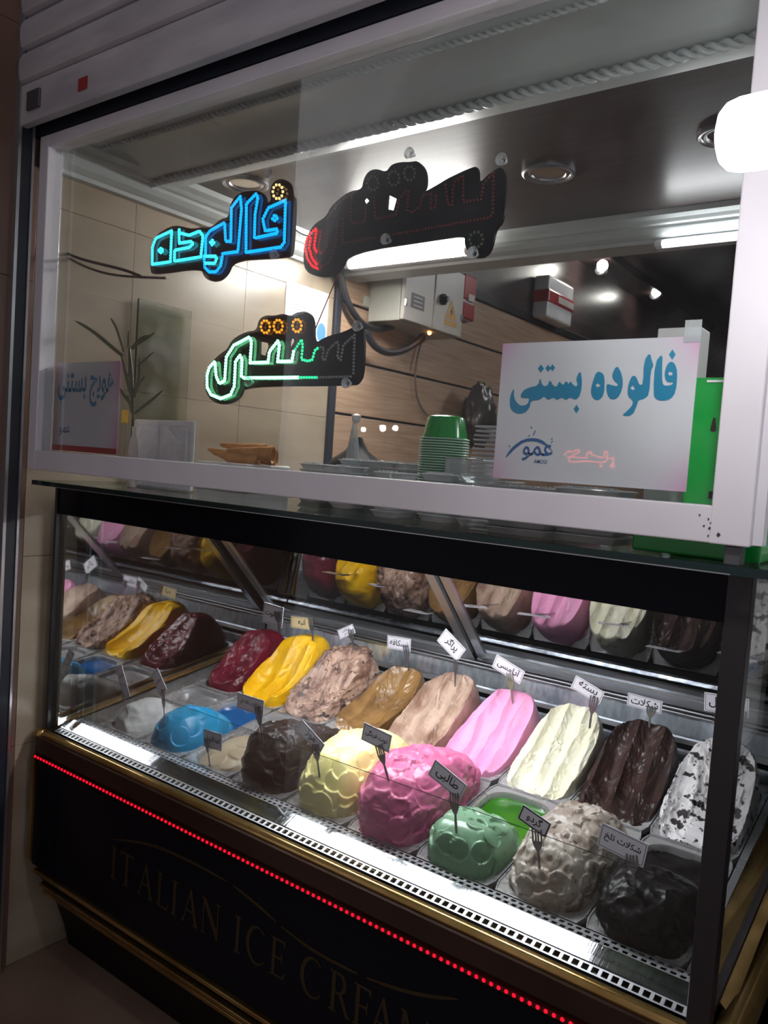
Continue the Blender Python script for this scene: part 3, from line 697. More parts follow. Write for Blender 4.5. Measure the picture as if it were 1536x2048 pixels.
def icemat(name, col, rough=0.42, col2=None, nscale=10, ramp=(0.4,0.62), bump=0.25, bscale=90, specks=None, spec=0.5, sss=0.0, coat=0.0):
    m = pm(name, col, rough, 0, col2, nscale, (1,1,1), bump=bump, bscale=bscale, ramp=ramp, spec=spec, detail=5, sss=sss, coat=coat)
    if specks:
        nt = m.node_tree; b = nt.nodes['Principled BSDF']; src = b.inputs['Base Color'].links[0].from_socket
        tc = [n for n in nt.nodes if n.type == 'TEX_COORD'][0]
        for (sc_, th, c) in specks:
            vo = nt.nodes.new('ShaderNodeTexNoise'); vo.inputs['Scale'].default_value = sc_; vo.inputs['Detail'].default_value = 2.5; vo.inputs['Roughness'].default_value = 0.55
            nt.links.new(tc.outputs['Object'], vo.inputs['Vector'])
            r = nt.nodes.new('ShaderNodeValToRGB'); r.color_ramp.elements[0].position = th; r.color_ramp.elements[1].position = th+0.03
            r.color_ramp.elements[0].color = (0,0,0,1); r.color_ramp.elements[1].color = (1,1,1,1)
            nt.links.new(vo.outputs[0], r.inputs[0])
            mx = nt.nodes.new('ShaderNodeMix'); mx.data_type = 'RGBA'; mx.inputs['B'].default_value = (*c, 1)
            nt.links.new(r.outputs[0], mx.inputs['Factor']); nt.links.new(src, mx.inputs['A']); src = mx.outputs['Result']
        nt.links.new(src, b.inputs['Base Color'])
    return m

def heap(n, row, label, m, prof, v0, v1, hw=0.071, ex=3.2, corner=0.35, cz=0.5, crown=0.25, pats=(), seed=0, NA=310, NR=116, fill=True, fillm=None, w0=-0.02, name='ice_cream', fw=-0.012, grp=None, cut=None):
    """rounded heap in pan n (row 0 front, 1 back). prof = [(v, height)], v measured along the pan."""
    r_ = np.random.default_rng(seed+100)
    cx = n*PW+PW/2; voff = row*PL
    # (r, z) section of the heap, resampled evenly
    q = [(0.0,1.0)]+[(1-corner+corner*math.sin(a), 1-cz+cz*math.cos(a)) for a in np.linspace(0, math.pi/2, 30)]+[(1.0,0.0)]
    q = np.array(q); Hs = 1.4
    sl_ = np.concatenate([[0], np.cumsum(np.hypot(np.diff(q[:,0]), np.diff(q[:,1])*Hs))])
    tt = np.linspace(0, sl_[-1], NR); rr = np.interp(tt, sl_, q[:,0]); zz_ = np.interp(tt, sl_, q[:,1])
    ang = np.linspace(0, 2*math.pi, NA, endpoint=False)
    ca, sa = np.cos(ang), np.sin(ang)
    bx = hw*np.sign(ca)*np.abs(ca)**(2/ex); exv = np.where(sa < 0, ex*1.7, ex) if cut else np.full(NA, ex)
    bx = hw*np.sign(ca)*np.abs(ca)**(2/exv)
    by = (v1-v0)/2*np.sign(sa)*np.abs(sa)**(2/exv)
    U = rr[:,None]*bx[None,:]; V = (v0+v1)/2+rr[:,None]*by[None,:]
    Z = np.repeat(zz_[:,None], NA, 1)
    pv = np.array(prof)
    top = np.interp(V, pv[:,0], pv[:,1])*(1-crown*(U/hw)**2)
    W = w0+(top-w0)*Z
    if cut:
        vA, wA, vB, wB, hol, A_, ns_, sk_, rgh = cut
        wc = wA+(V-vA)*(wB-wA)/(vB-vA)+hol*(U/hw)**2-(0.007+0.7*hol)*np.sin(math.pi*np.clip((V-vA)/(vB-vA),0,1))
        q3 = np.stack([U.ravel()*30, V.ravel()*12, np.full(U.size, seed*1.7)], -1)
        fr = ((U/hw*0.5+0.5)*ns_+sk_*V+0.22*fbm(q3, 2).reshape(U.shape)+0.31*seed) % 1.0
        wc = wc+A_*(np.abs(2*fr-1)**1.7-0.35)
        fine = fbm(np.stack([U.ravel()*300, V.ravel()*140, np.full(U.size, seed*2.3)], -1), 3).reshape(U.shape)
        fine2 = fbm(np.stack([U.ravel()*70, V.ravel()*55, np.full(U.size, seed*4.3)], -1), 3).reshape(U.shape)
        wc = wc+rgh*fine*np.where(fr < 0.35, 1.0, 0.3)+rgh*1.6*fine2*np.clip(fine2*2, 0, 1)
        W = np.where(Z > 0.15, np.minimum(W, wc), W)
    P = np.stack([U,V,W], -1)
    def normals(P):
        dth = np.roll(P,-1,1)-np.roll(P,1,1); dr = np.gradient(P, axis=0)
        N = np.cross(dr, dth); L = np.linalg.norm(N, axis=-1, keepdims=True); N = N/np.maximum(L,1e-9)
        N[0] = (0,0,1)
        return N*np.where((N[...,2:3].mean() < 0), -1, 1)
    N = normals(P)
    Pf = P.reshape(-1,3); D = np.zeros(len(Pf)); Zf = Z.reshape(-1)
    fade = np.clip(Zf*6, 0, 1)
    for pat in pats:
        k = pat[0]
        if k == 'scales':
            _, R0, A, cnt = pat[:4]
            cand = Pf[r_.permutation(len(Pf))]; cen = []
            for c in cand:
                if c[2] < 0.005: continue
                if all(np.linalg.norm(c-e) > R0*1.05 for e in cen): cen.append(c)
                if len(cen) >= cnt: break
            Nf = N.reshape(-1,3)
            for c in cen:
                i = np.argmin(((Pf-c)**2).sum(1)); nn = Nf[i]
                R = R0*r_.uniform(0.8, 1.15)
                up = np.array([r_.normal()*0.6, -0.3+r_.normal()*0.5, 1.0]); d = up-nn*(up@nn); d = d/(np.linalg.norm(d)+1e-9)
                if abs(nn[2]) > 0.8: a_ = r_.uniform(0, 6.28); d = np.array([math.cos(a_), math.sin(a_), 0])
                rel = Pf-c; dist = np.linalg.norm(rel, axis=1)
                ins = dist < R+0.002
                mk = np.clip((R-dist[ins])/0.0016, 0, 1); mk = mk*mk*(3-2*mk)
                tgt = A*(rel[ins]@d)/R*0.9-A*0.15
                D[ins] = D[ins]*(1-mk)+tgt*mk
        elif k == 'furrow':
            _, A, pitch, vb = pat[:4]
            u = Pf[:,0]+0.006*fbm(np.stack([Pf[:,1]*9, Pf[:,0]*3, Pf[:,2]*0+seed], -1), 2)+0.10*(Pf[:,1]-0.15)*0.3
            fr = (u/pitch+0.37*seed) % 1.0
            saw = np.where(fr < 0.82, 1-fr/0.82*0.9, (fr-0.82)/0.18*0.9+0.1)
            msk = np.clip((Zf-0.35)*3, 0, 1)*np.clip((vb-Pf[:,1])/0.03, 0, 1)
            D += A*(saw-0.6)*msk
            rough_ = fbm(Pf*np.array([260,90,160.])+seed, 3)
            D += 0.0016*rough_*msk*np.where(fr < 0.45, 1.0, 0.35)
        elif k == 'noise':
            _, A, s, o = pat[:4]
            D += A*fbm(Pf*s+seed*3.1, o)
        elif k == 'ridge':
            _, A, s = pat[:3]
            nz = vnoise(Pf*s+seed*5.7)+0.5*vnoise(Pf*s*2.1+3)
            D += A*(1-2*np.abs(nz))
    D = D*fade
    Pf = Pf+N.reshape(-1,3)*D[:,None]
    # keep the pole ring closed
    Pf[:NA] = Pf[:NA].mean(0)
    world = np.stack([cx+Pf[:,0], PY+(voff+Pf[:,1])*CT-Pf[:,2]*ST, PZ+(voff+Pf[:,1])*ST+Pf[:,2]*CT], -1)
    fs = []
    for i in range(NR-1):
        a = i*NA
        fs += [(a+k, a+(k+1)%NA, a+NA+(k+1)%NA, a+NA+k) for k in range(NA)]
    loc = pan_pt(cx, voff+PL/2, -0.08)
    me = bpy.data.meshes.new(name); me.from_pydata((world-np.array(loc)).tolist(), [], fs); me.update()
    me.shade_smooth(); me.materials.append(m)
    o = bpy.data.objects.new(name, me); C.objects.link(o); o.location = loc
    o['label'] = label; o['category'] = 'ice cream'; o['group'] = grp or ('ice cream heaps in the front row' if row == 0 else 'ice cream heaps in the back row')
    bvh = BVHTree.FromPolygons([tuple(p) for p in world], fs)
    if fill:
        nu, nv = 26, 52; us = np.linspace(-0.074,0.074,nu); vv = np.linspace(0.012,PL-0.012,nv)
        GU, GV = np.meshgrid(us, vv); hh = fw+0.0025*fbm(np.stack([GU.ravel()*40, GV.ravel()*40, np.zeros(GU.size)+seed], -1), 3)*(1.0 if fillm is None else 0.12)
        ww = [pan_pt(cx+u_, voff+v_, h_) for u_, v_, h_ in zip(GU.ravel(), GV.ravel(), hh)]
        f2 = [(j*nu+i, j*nu+i+1, (j+1)*nu+i+1, (j+1)*nu+i) for j in range(nv-1) for i in range(nu-1)]
        # trim to the pan opening
        ok = [ (max(abs(u_)-(0.0725-0.044),0)**2+max(abs(v_-PL/2)-(0.147-0.044),0)**2)**0.5 < 0.0455 for u_, v_ in zip(GU.ravel(), GV.ravel())]
        f2 = [f for f in f2 if all(ok[i] for i in f)]
        part(o, 'pan_filling', MB().add(ww, f2), fillm or m, smooth='all')
    # the pan itself
    pl = bpy.data.objects.new('gelato_pan', PAN); C.objects.link(pl)
    pl.location = pan_pt(cx, voff+PL/2, 0); pl.rotation_euler = (TH,0,0)
    pl['category'] = 'pan'; pl['group'] = 'steel gelato pans in the case'
    pl['label'] = 'steel pan that holds the ' + PANLBL[(row,n)]
    return o, bvh
PANLBL = {(0,-1):'white scoop at the front row left end',(0,0):'bright blue ice cream',(0,1):'low beige ice cream',(0,2):'dark brown chocolate ice cream heap in front',(0,3):'pale yellow banana ice cream',(0,4):'raspberry pink ice cream heap in front',(0,5):'green melon ice cream',(0,6):'greyish walnut ice cream',(0,7):'nearly black chocolate at the front right',
 (1,-1):'dark red mulberry ice cream',(1,0):'deep yellow mango ice cream',(1,1):'pinkish brown chunky ice cream',(1,2):'caramel coffee ice cream',(1,3):'milk chocolate ice cream',(1,4):'light bubblegum pink ice cream',(1,5):'cream pistachio ice cream',(1,6):'furrowed dark chocolate in the back row',(1,7):'white ice cream with dark cookie chunks'}

I_ = {}
m_white = icemat('ice_white', srgb(222,220,220), 0.45, srgb(205,203,204))
m_blue = icemat('ice_blue', srgb(30,146,196), 0.36, srgb(24,134,186), bump=0.06)
m_bluel = pm('blue_syrup', srgb(8,96,168), 0.12, col2=srgb(6,84,150), nscale=6, coat=0.4)
m_beige = icemat('ice_beige', srgb(190,172,146), 0.4, srgb(176,156,130), bump=0.1)
m_dchoc = icemat('ice_choc_front', srgb(50,37,35), 0.4, srgb(40,30,29), spec=0.3, bump=0.1)
m_yel = icemat('ice_banana', srgb(238,228,158), 0.34, srgb(232,220,144), bump=0.08)
m_pink = icemat('ice_raspberry', srgb(210,112,154), 0.34, srgb(200,98,140), bump=0.08)
m_green = icemat('ice_melon', srgb(122,160,130), 0.28, srgb(112,152,120), bump=0.06)
m_greenl = pm('melon_syrup', srgb(58,128,22), 0.14, col2=srgb(38,100,24), nscale=8, coat=0.5)
m_wal = icemat('ice_walnut', srgb(186,178,168), 0.36, srgb(150,134,122), nscale=14, bump=0.2, bscale=120, specks=[(130,0.66,srgb(96,70,58))])
m_black = icemat('ice_bitter', srgb(20,17,19), 0.4, srgb(14,12,14), spec=0.25, bump=0.12)
m_red = icemat('ice_mulberry', srgb(124,22,48), 0.3, srgb(96,16,36), bump=0.2)
m_mango = icemat('ice_mango', srgb(252,196,8), 0.36, srgb(246,184,4), bump=0.12)
m_chunk = icemat('ice_chunk', srgb(192,158,140), 0.4, srgb(140,106,92), nscale=16, ramp=(0.42,0.6), bump=0.3, bscale=110, specks=[(22,0.57,srgb(112,84,74)),(46,0.64,srgb(70,52,48))])
m_car = icemat('ice_caramel', srgb(150,112,66), 0.26, srgb(104,72,40), nscale=10, bump=0.15)
m_milk = icemat('ice_milkchoc', srgb(196,168,150), 0.42, srgb(146,112,96), nscale=12, bump=0.3, bscale=140)
m_bub = icemat('ice_bubblegum', srgb(248,172,212), 0.38, srgb(244,158,204), bump=0.15)
m_cream = icemat('ice_pistachio', srgb(238,234,214), 0.4, srgb(230,224,196), nscale=14, bump=0.3, bscale=130, specks=[(120,0.70,srgb(92,88,60))])
m_choc = icemat('ice_choc_back', srgb(60,40,36), 0.36, srgb(44,30,28), spec=0.4, bump=0.3, bscale=120)
m_cook = icemat('ice_cookie', srgb(232,228,230), 0.42, srgb(214,210,214), bump=0.25, specks=[(38,0.565,srgb(44,38,40)),(90,0.63,srgb(60,52,54))])

sm = ('noise', 0.0015, 30, 3)
I_['f-1'] = heap(-1, 0, 'small smooth white ice cream scoop at the front row left end', m_white, [(0,0.03),(0.05,0.055),(0.11,0.05),(0.18,0.02)], 0.004, 0.20, 0.066, 2.6, 0.7, 0.85, 0.3, [('noise',0.008,22,3)], 1, NA=180, NR=60, fillm=MATS['pan_steel'])
I_['f0'] = heap(0, 0, 'bright blue ice cream lump with pressed circles at front of its pan', m_blue, [(0,0.055),(0.06,0.068),(0.12,0.068),(0.21,0.025)], 0.002, 0.215, 0.0735, 3.0, 0.55, 0.8, 0.22, [sm,('scales',0.026,0.004,14)], 2, fillm=m_bluel)
I_['f1'] = heap(1, 0, 'low beige ice cream remnant with circular swirls', m_beige, [(0,0.006),(0.06,0.014),(0.14,0.010),(0.2,0.0)], 0.006, 0.22, 0.070, 2.8, 0.6, 0.9, 0.2, [sm,('scales',0.028,0.004,10)], 3, NA=180, NR=60, fillm=MATS['pan_steel'])
I_['f2'] = heap(2, 0, 'dark brown chocolate ice cream heap with pressed scales in front row', m_dchoc, [(0,0.098),(0.06,0.122),(0.14,0.110),(0.24,0.055),(0.31,0.02)], 0.0, 0.30, 0.0765, 3.6, 0.35, 0.45, 0.18, [sm,('scales',0.027,0.0045,60),('noise',0.003,50,3)], 4)
I_['f3'] = heap(3, 0, 'tall pale yellow banana ice cream heap with pressed scales', m_yel, [(0,0.078),(0.06,0.110),(0.16,0.120),(0.26,0.085),(0.32,0.05)], 0.0, 0.318, 0.0775, 3.2, 0.45, 0.55, 0.22, [sm,('scales',0.025,0.0055,80)], 5)
I_['f4'] = heap(4, 0, 'tall raspberry pink ice cream heap with pressed scales', m_pink, [(0,0.098),(0.05,0.118),(0.13,0.130),(0.22,0.105),(0.31,0.06)], 0.0, 0.318, 0.0785, 3.8, 0.35, 0.42, 0.15, [sm,('scales',0.026,0.0055,75),('ridge',0.0016,45)], 6)
I_['f5'] = heap(5, 0, 'muted green melon ice cream lump before bright green syrup', m_green, [(0,0.060),(0.05,0.076),(0.11,0.066),(0.17,0.035)], 0.0, 0.175, 0.0775, 3.2, 0.45, 0.7, 0.22, [sm,('scales',0.024,0.0065,22)], 7, fillm=m_greenl)
I_['f6'] = heap(6, 0, 'greyish walnut ice cream heap with wavy lifted ridges', m_wal, [(0,0.058),(0.06,0.085),(0.15,0.092),(0.25,0.07),(0.32,0.035)], 0.002, 0.312, 0.0775, 3.0, 0.5, 0.65, 0.22, [('noise',0.002,40,3),('scales',0.022,0.0052,80),('ridge',0.0022,55)], 8)
I_['f7'] = heap(7, 0, 'nearly black bitter chocolate ice cream heap by the corner post', m_black, [(0,0.066),(0.06,0.078),(0.13,0.065),(0.19,0.03)], 0.0, 0.20, 0.0785, 3.4, 0.4, 0.6, 0.2, [('noise',0.004,30,4),('ridge',0.003,32)], 9)
BD = [(0,0.050),(0.05,0.085),(0.12,0.108),(0.20,0.117),(0.27,0.110),(0.31,0.082),(0.325,0.05)]
def bd(k): return [(v, h*k) for v, h in BD]
I_['b-1'] = heap(-1, 1, 'dark red mulberry ice cream heap in the far left corner', m_red, [(0,0.02),(0.05,0.055),(0.12,0.11),(0.19,0.130),(0.25,0.118),(0.3,0.085),(0.325,0.04)], 0.02, 0.320, 0.076, 2.6, 0.55, 0.7, 0.3, [('noise',0.005,22,4)], 11, cut=(0.02,0.012,0.19,0.115,0.02,0.006,2,1.5,0.0012))
I_['b0'] = heap(0, 1, 'deep yellow mango ice cream heap with spatula grooves', m_mango, bd(1.12), 0.006, 0.322, 0.078, 2.8, 0.28, 0.75, 0.14, [sm,('ridge',0.0012,40)], 12, cut=(0.012,0.006,0.20,0.105,0.028,0.015,2.6,2.0,0.0010))
I_['b1'] = heap(1, 1, 'pinkish brown ice cream heap with rough nut chunks', m_chunk, bd(1.1), 0.004, 0.322, 0.0785, 2.7, 0.28, 0.75, 0.14, [('noise',0.005,44,4),('ridge',0.0045,42)], 13, cut=(0.012,0.008,0.19,0.095,0.03,0.006,3,3.0,0.0035))
I_['b2'] = heap(2, 1, 'caramel brown coffee ice cream scooped hollow with a raised rim', m_car, bd(0.92), 0.010, 0.320, 0.0765, 2.5, 0.28, 0.75, 0.14, [('noise',0.0022,30,3)], 14, cut=(0.05,-0.010,0.29,0.085,0.040,0.010,2.4,1.0,0.0012), fw=-0.022)
I_['b3'] = heap(3, 1, 'milk chocolate ice cream heap with rough vertical furrows', m_milk, bd(1.02), 0.004, 0.322, 0.0785, 2.7, 0.28, 0.75, 0.14, [('noise',0.0015,45,3)], 15, cut=(0.012,0.002,0.27,0.106,0.012,0.020,3.2,1.2,0.0026))
I_['b4'] = heap(4, 1, 'light bubblegum pink ice cream heap with long spatula furrows', m_bub, bd(0.96), 0.004, 0.322, 0.0785, 2.6, 0.28, 0.75, 0.14, [sm], 16, cut=(0.012,0.002,0.275,0.102,0.008,0.0150,3.6,1.6,0.0010))
I_['b5'] = heap(5, 1, 'cream pistachio ice cream heap flecked with green nut pieces', m_cream, bd(0.98), 0.004, 0.322, 0.0795, 2.5, 0.28, 0.75, 0.14, [('noise',0.0018,50,3)], 17, cut=(0.010,0.000,0.275,0.102,0.006,0.0135,3.8,1.4,0.0022))
I_['b6'] = heap(6, 1, 'dark chocolate ice cream heap with deep furrows in the back row', m_choc, bd(1.0), 0.004, 0.322, 0.0795, 2.8, 0.28, 0.75, 0.14, [('noise',0.0018,45,4)], 18, cut=(0.020,-0.010,0.275,0.102,0.012,0.019,3.0,1.0,0.0026), fw=-0.02)
I_['b7'] = heap(7, 1, 'white ice cream heap full of dark cookie chunks behind the corner post', m_cook, bd(1.0), 0.004, 0.322, 0.0785, 2.7, 0.28, 0.75, 0.14, [('noise',0.003,40,4)], 19, cut=(0.012,0.004,0.26,0.104,0.012,0.007,2.6,1.5,0.0034))

# ------------------------------------------------------------------ flavour cards on forks
FORK = [(-.10,-.14),(.10,-.14),(.13,.20),(.11,.42),(.34,.53),(.5,.66),(.5,1.0),(.37,1.0),(.34,.70),(.21,.70),(.18,.98),(.07,.98),(.05,.70),(-.05,.70),(-.07,.98),(-.18,.98),(-.21,.70),(-.34,.70),(-.37,1.0),(-.5,1.0),(-.5,.66),(-.34,.53),(-.11,.42),(-.13,.20)]
def flavour(key, quad, ftop, fbot, text, label, mat='card_white', ink=0.62, fw=0.019, border=False, ydef=0.2, lines=None, fkmat='fork_steel', dy=0.0):
    bvh = I_[key][1]; d = ray(*fbot); hit = bvh.ray_cast(Vector(CAM), Vector(d))
    Y = (hit[0].y if hit[0] is not None else ydef)+dy
    Q = [at(u, v, 'y', Y) for u, v in quad]
    c = sum(Q)/4; ux = (Q[1]-Q[0]+Q[2]-Q[3])/2; Wd = np.linalg.norm(ux); ux = ux/Wd
    uy = np.array([-ux[2],0,ux[0]]); Hd = abs(((Q[0]-Q[3]+Q[1]-Q[2])/2)@uy)
    fb, ft = at(*fbot,'y',Y), at(*ftop,'y',Y)
    t = thing('flavour_card', label, 'flavour card', tuple(fb), 'flavour cards clipped on forks')
    t1 = 0.0006; ny = np.array([0,1.0,0])
    corner = lambda sx, sy, o: c+ux*sx*Wd/2+uy*sy*Hd/2+ny*o
    mb = MB().slab(corner(-1,-1,-t1), corner(1,-1,-t1), corner(1,1,-t1), corner(-1,1,-t1), (0,2*t1,0))
    cardo = part(t, 'card', mb, mat)
    mb = MB()
    if lines:
        for k, ln in enumerate(lines): place_text(mb, ln, c+uy*Hd*(0.2-0.42*k)-ny*(t1+0.0004), ux, uy, Wd*0.8, Hd*0.3, 0.012)
    else: place_text(mb, text, c-ny*(t1+0.0004)+uy*Hd*0.04, ux, uy, Wd*0.78, Hd*ink, 0.014)
    part(cardo, 'lettering', mb, 'ink')
    mb = MB(); e = 0.0007
    for (ax, ay, bx_, by_) in ((-.93,.86,.93,.86),(-.93,-.86,.93,-.86),(-.93,-.86,-.93,.86),(.93,-.86,.93,.86)):
        p0, p1 = corner(ax,ay,-t1-0.0003), corner(bx_,by_,-t1-0.0003); tdir = (p1-p0)/np.linalg.norm(p1-p0); nn = np.array([-tdir[2],0,tdir[0]])*e*(1.6 if border else 0.6)
        mb.quad(p0-nn, p1-nn, p1+nn, p0+nn)
    part(cardo, 'printed_border', mb, 'ink')
    L = np.linalg.norm(ft-fb); fy = (ft-fb)/L; fx = np.array([fy[2],0,-fy[0]])
    vs, fs = curve_flat([[(p[0]*fw, p[1]*L) for p in FORK]], 0.0016)
    part(t, 'fork', MB().add([fb+fx*v[0]+fy*v[1]+ny*(v[2]-0.0022) for v in vs], fs), fkmat)
    return t
flavour('b-1', [(530,1203),(568,1217),(563,1255),(523,1245)], (556,1222), (560,1262), 'شاتوت', 'white card reading mulberry behind the dark red heap')
flavour('b0', [(580,1233),(624,1236),(628,1262),(584,1254)], (622,1236), (627,1282), 'انبه', 'yellowish card above the mango heap', 'card_cream')
flavour('b1', [(672,1262),(703,1248),(713,1266),(683,1277)], (702,1258), (708,1298), '', 'small two-line card on the pinkish brown heap', lines=['شکلات','با بادام'])
flavour('b2', [(774,1269),(822,1279),(821,1303),(776,1297)], (812,1290), (818,1339), 'نسکافه', 'white card above the caramel coffee heap')
flavour('b3', [(892,1257),(933,1300),(913,1323),(874,1281)], (912,1318), (911,1372), 'پراگر', 'steeply tilted white card on the milk chocolate heap', fw=0.012)
flavour('b4', [(993,1308),(1049,1342),(1041,1370),(985,1334)], (1020,1345), (1026,1405), 'آدامسی', 'tilted card standing on the bubblegum pink heap')
flavour('b5', [(1152,1351),(1211,1384),(1197,1410),(1142,1374)], (1189,1392), (1180,1454), 'پسته', 'tilted card reading pistachio on the cream heap')
flavour('b6', [(1256,1386),(1325,1402),(1323,1430),(1254,1409)], (1303,1412), (1299,1452), 'شکلات', 'level card behind the furrowed dark chocolate heap')
flavour('b7', [(1409,1384),(1500,1398),(1496,1436),(1408,1421)], (1484,1420), (1474,1500), 'کوکتیل', 'card half hidden behind the black corner post', ydef=0.72)
flavour('f-1', [(229,1336),(242,1330),(262,1392),(252,1398)], (245,1385), (257,1422), '', 'narrow edge-on card on the white scoop', lines=['وانیل'], fw=0.010)
flavour('f0', [(297,1352),(312,1340),(337,1374),(325,1388)], (327,1378), (331,1446), 'دریایی', 'steep grey card stuck in the blue ice cream', fw=0.013)
flavour('f1', [(407,1456),(444,1470),(443,1502),(408,1494)], (413,1474), (421,1529), 'سفید', 'small card on the low beige ice cream', fw=0.012)
flavour('f2', [(477,1384),(529,1402),(526,1432),(473,1415)], (516,1412), (527,1482), 'شکلات تکه ای', 'grey card on the dark brown chocolate heap')
flavour('f3', [(603,1440),(650,1487),(638,1512),(594,1457)], (632,1487), (640,1548), 'موز', 'steeply tilted card reading banana')
flavour('f4', [(727,1443),(783,1471),(779,1506),(724,1480)], (758,1488), (778,1558), 'توت فرنگی', 'card reading strawberry on the raspberry pink heap')
flavour('f5', [(870,1519),(934,1569),(919,1603),(857,1548)], (909,1584), (914,1662), 'طالبی', 'tilted card reading melon above the green lump')
flavour('f6', [(1046,1607),(1102,1648),(1092,1676),(1036,1638)], (1074,1658), (1080,1736), 'گردو', 'black-bordered card reading walnut', border=True)
flavour('f7', [(1203,1647),(1296,1685),(1288,1740),(1195,1687)], (1264,1708), (1270,1772), 'شکلات تلخ', 'wide grey card above the nearly black heap')

# ================================================================== LED signs hung behind the pane
def crop(ox, oy, s): return lambda p: (ox+p[0]/s, oy+p[1]/s)
def to_xz(pts, cv, Y): return [np.array(at(*cv(p), 'y', Y))[[0,2]] for p in pts]
def resample(pts, step, closed=False):
    P = [np.array(p) for p in pts]
    if closed: P.append(P[0])
    d = np.concatenate([[0], np.cumsum([np.linalg.norm(b-a) for a, b in zip(P[:-1], P[1:])])])
    n = max(2, int(d[-1]/step)); s = np.linspace(0, d[-1], n+1)
    A = np.array(P); return np.stack([np.interp(s, d, A[:,0]), np.interp(s, d, A[:,1])], -1)
def led_sign(name, label, Y, cv, board, holes, runs, rings):
    B = smooth_poly(to_xz(board, cv, Y), 2)
    H = [to_xz(h, cv, Y) for h in holes]
    lo = np.min(B, 0); hi = np.max(B, 0)
    t = thing(name, label, 'LED sign', ((lo[0]+hi[0])/2, Y, lo[1]), 'LED signs behind the window')
    vs, fs = curve_flat([B]+H, 0.006)
    part(t, 'backing_board', MB().add([(v[0], Y+v[2], v[1]) for v in vs], fs), 'led_board')
    per = {}
    for (m, pts, sm_) in runs:
        q = to_xz(pts, cv, Y)
        if sm_: q = smooth_poly(q, 1, False)
        for x, z in resample(q, 0.0062): per.setdefault(m, []).append((x, z))
    for (m, c, rx, ry) in rings:
        for k in range(10):
            a = 2*math.pi*k/10; x, z = to_xz([(c[0]+rx*math.cos(a), c[1]+ry*math.sin(a))], cv, Y)[0]; per.setdefault(m, []).append((x, z))
    nm = {'led_blue':'blue_leds','led_cyan':'cyan_leds','led_red':'lit_red_leds','led_off_red':'unlit_red_leds','led_off_green':'unlit_green_leds','led_green':'green_leds','led_green_dim':'dim_green_leds','led_off':'unlit_leds','led_amber':'amber_leds','led_amber_pale':'pale_amber_leds'}
    for m, L in per.items():
        mb = MB()
        for x, z in L: mb.ball((x, Y-0.0042, z), 0.0036 if m in ('led_green','led_blue','led_cyan') else 0.0029, 6, 4)
        part(t, nm[m], mb, m, smooth='all', kind='stuff')
    return t, B
YS = 0.030
c1 = crop(290,340,4.8)
t1_, B1 = led_sign('led_sign', 'lit blue LED sign reading faloodeh', YS, c1,
  [(55,990),(70,720),(120,620),(250,545),(330,535),(460,570),(560,550),(640,560),(740,470),(815,460),(825,330),(905,220),(1080,195),(1155,235),(1175,330),(1225,300),(1205,200),(1240,120),(1310,85),(1385,110),(1415,170),(1420,250),(1455,275),(1428,790),(1395,845),(990,865),(930,875),(835,905),(800,1000),(730,1065),(640,1075),(575,1030),(550,945),(110,1005)], [],
  [('led_cyan',[(270,590),(120,660),(88,740),(85,910),(260,885),(272,600)],0),('led_cyan',[(150,775),(170,755),(190,775),(170,800),(152,785)],0),
   ('led_cyan',[(345,580),(350,610),(440,632),(540,592),(572,640),(552,838),(298,880),(300,775),(440,748),(480,712),(455,690),(345,708),(342,600)],0),
   ('led_blue',[(597,830),(595,650),(640,590),(780,512),(790,690),(840,690),(845,370),(930,262),(942,380),(908,788),(762,808),(745,920),(700,980),(630,985),(590,940),(582,830)],0),
   ('led_cyan',[(590,832),(690,832),(705,860),(685,900),(600,900)],0),('led_cyan',[(645,700),(662,680),(678,705),(660,722)],0),
   ('led_blue',[(985,790),(990,330),(1080,238),(1100,270),(1072,430),(1065,660),(1288,612),(1280,572),(1170,590),(1146,480),(1200,370),(1365,297),(1352,700),(1320,745),(990,795)],0),
   ('led_blue',[(1240,475),(1262,435),(1285,470),(1260,490)],0)],
  [('led_amber_pale',(1290,215),48,68)])
c2 = crop(600,300,3.491)
t2_, B2 = led_sign('led_sign', 'mostly unlit black LED sign with red dots near the ceiling', YS, c2,
  [(38,850),(28,720),(58,600),(105,520),(190,470),(225,390),(350,290),(440,280),(448,215),(480,155),(540,132),(610,160),(640,108),(700,88),(780,88),(830,78),(885,140),(892,250),(860,305),(970,245),(1040,200),(1220,118),(1252,128),(1252,245),(1335,160),(1440,105),(1442,400),(1418,510),(1370,555),(1352,660),(1320,735),(1250,762),(1190,738),(1153,660),(1158,600),(1000,622),(340,722),(300,830),(230,885),(140,892)],
  [[(445,350),(465,330),(490,360),(465,385)],[(612,415),(620,315),(682,345),(660,425)]],
  [('led_red',[(135,832),(95,815),(62,760),(46,690),(58,630),(90,582),(125,552),(118,620),(108,680),(130,722)],0),('led_red',[(85,620),(75,690),(95,760),(125,800)],0),
   ('led_off_red',[(135,725),(165,728),(200,690),(208,480),(260,400),(350,322),(375,335),(365,480),(382,520),(450,510),(470,490),(470,400)],0),
   ('led_off_red',[(525,340),(535,470),(545,490),(680,460),(700,360),(750,290),(770,300),(758,430),(800,440),(850,400),(870,320),(930,310),(920,420),(960,400),(960,330)],0),
   ('led_off_red',[(1025,250),(1045,390),(1075,390),(1078,285),(1090,230),(1150,185),(1150,372),(1275,350),(1290,245),(1362,160),(1355,450),(1330,478),(310,658),(312,490),(275,490),(262,640),(222,790),(145,832)],0)],
  [('led_off_green',(520,240),38,48),('led_off_green',(665,205),38,48),('led_off_green',(775,170),38,48),('led_off_green',(1240,630),46,52)])
c3 = crop(400,620,4.518)
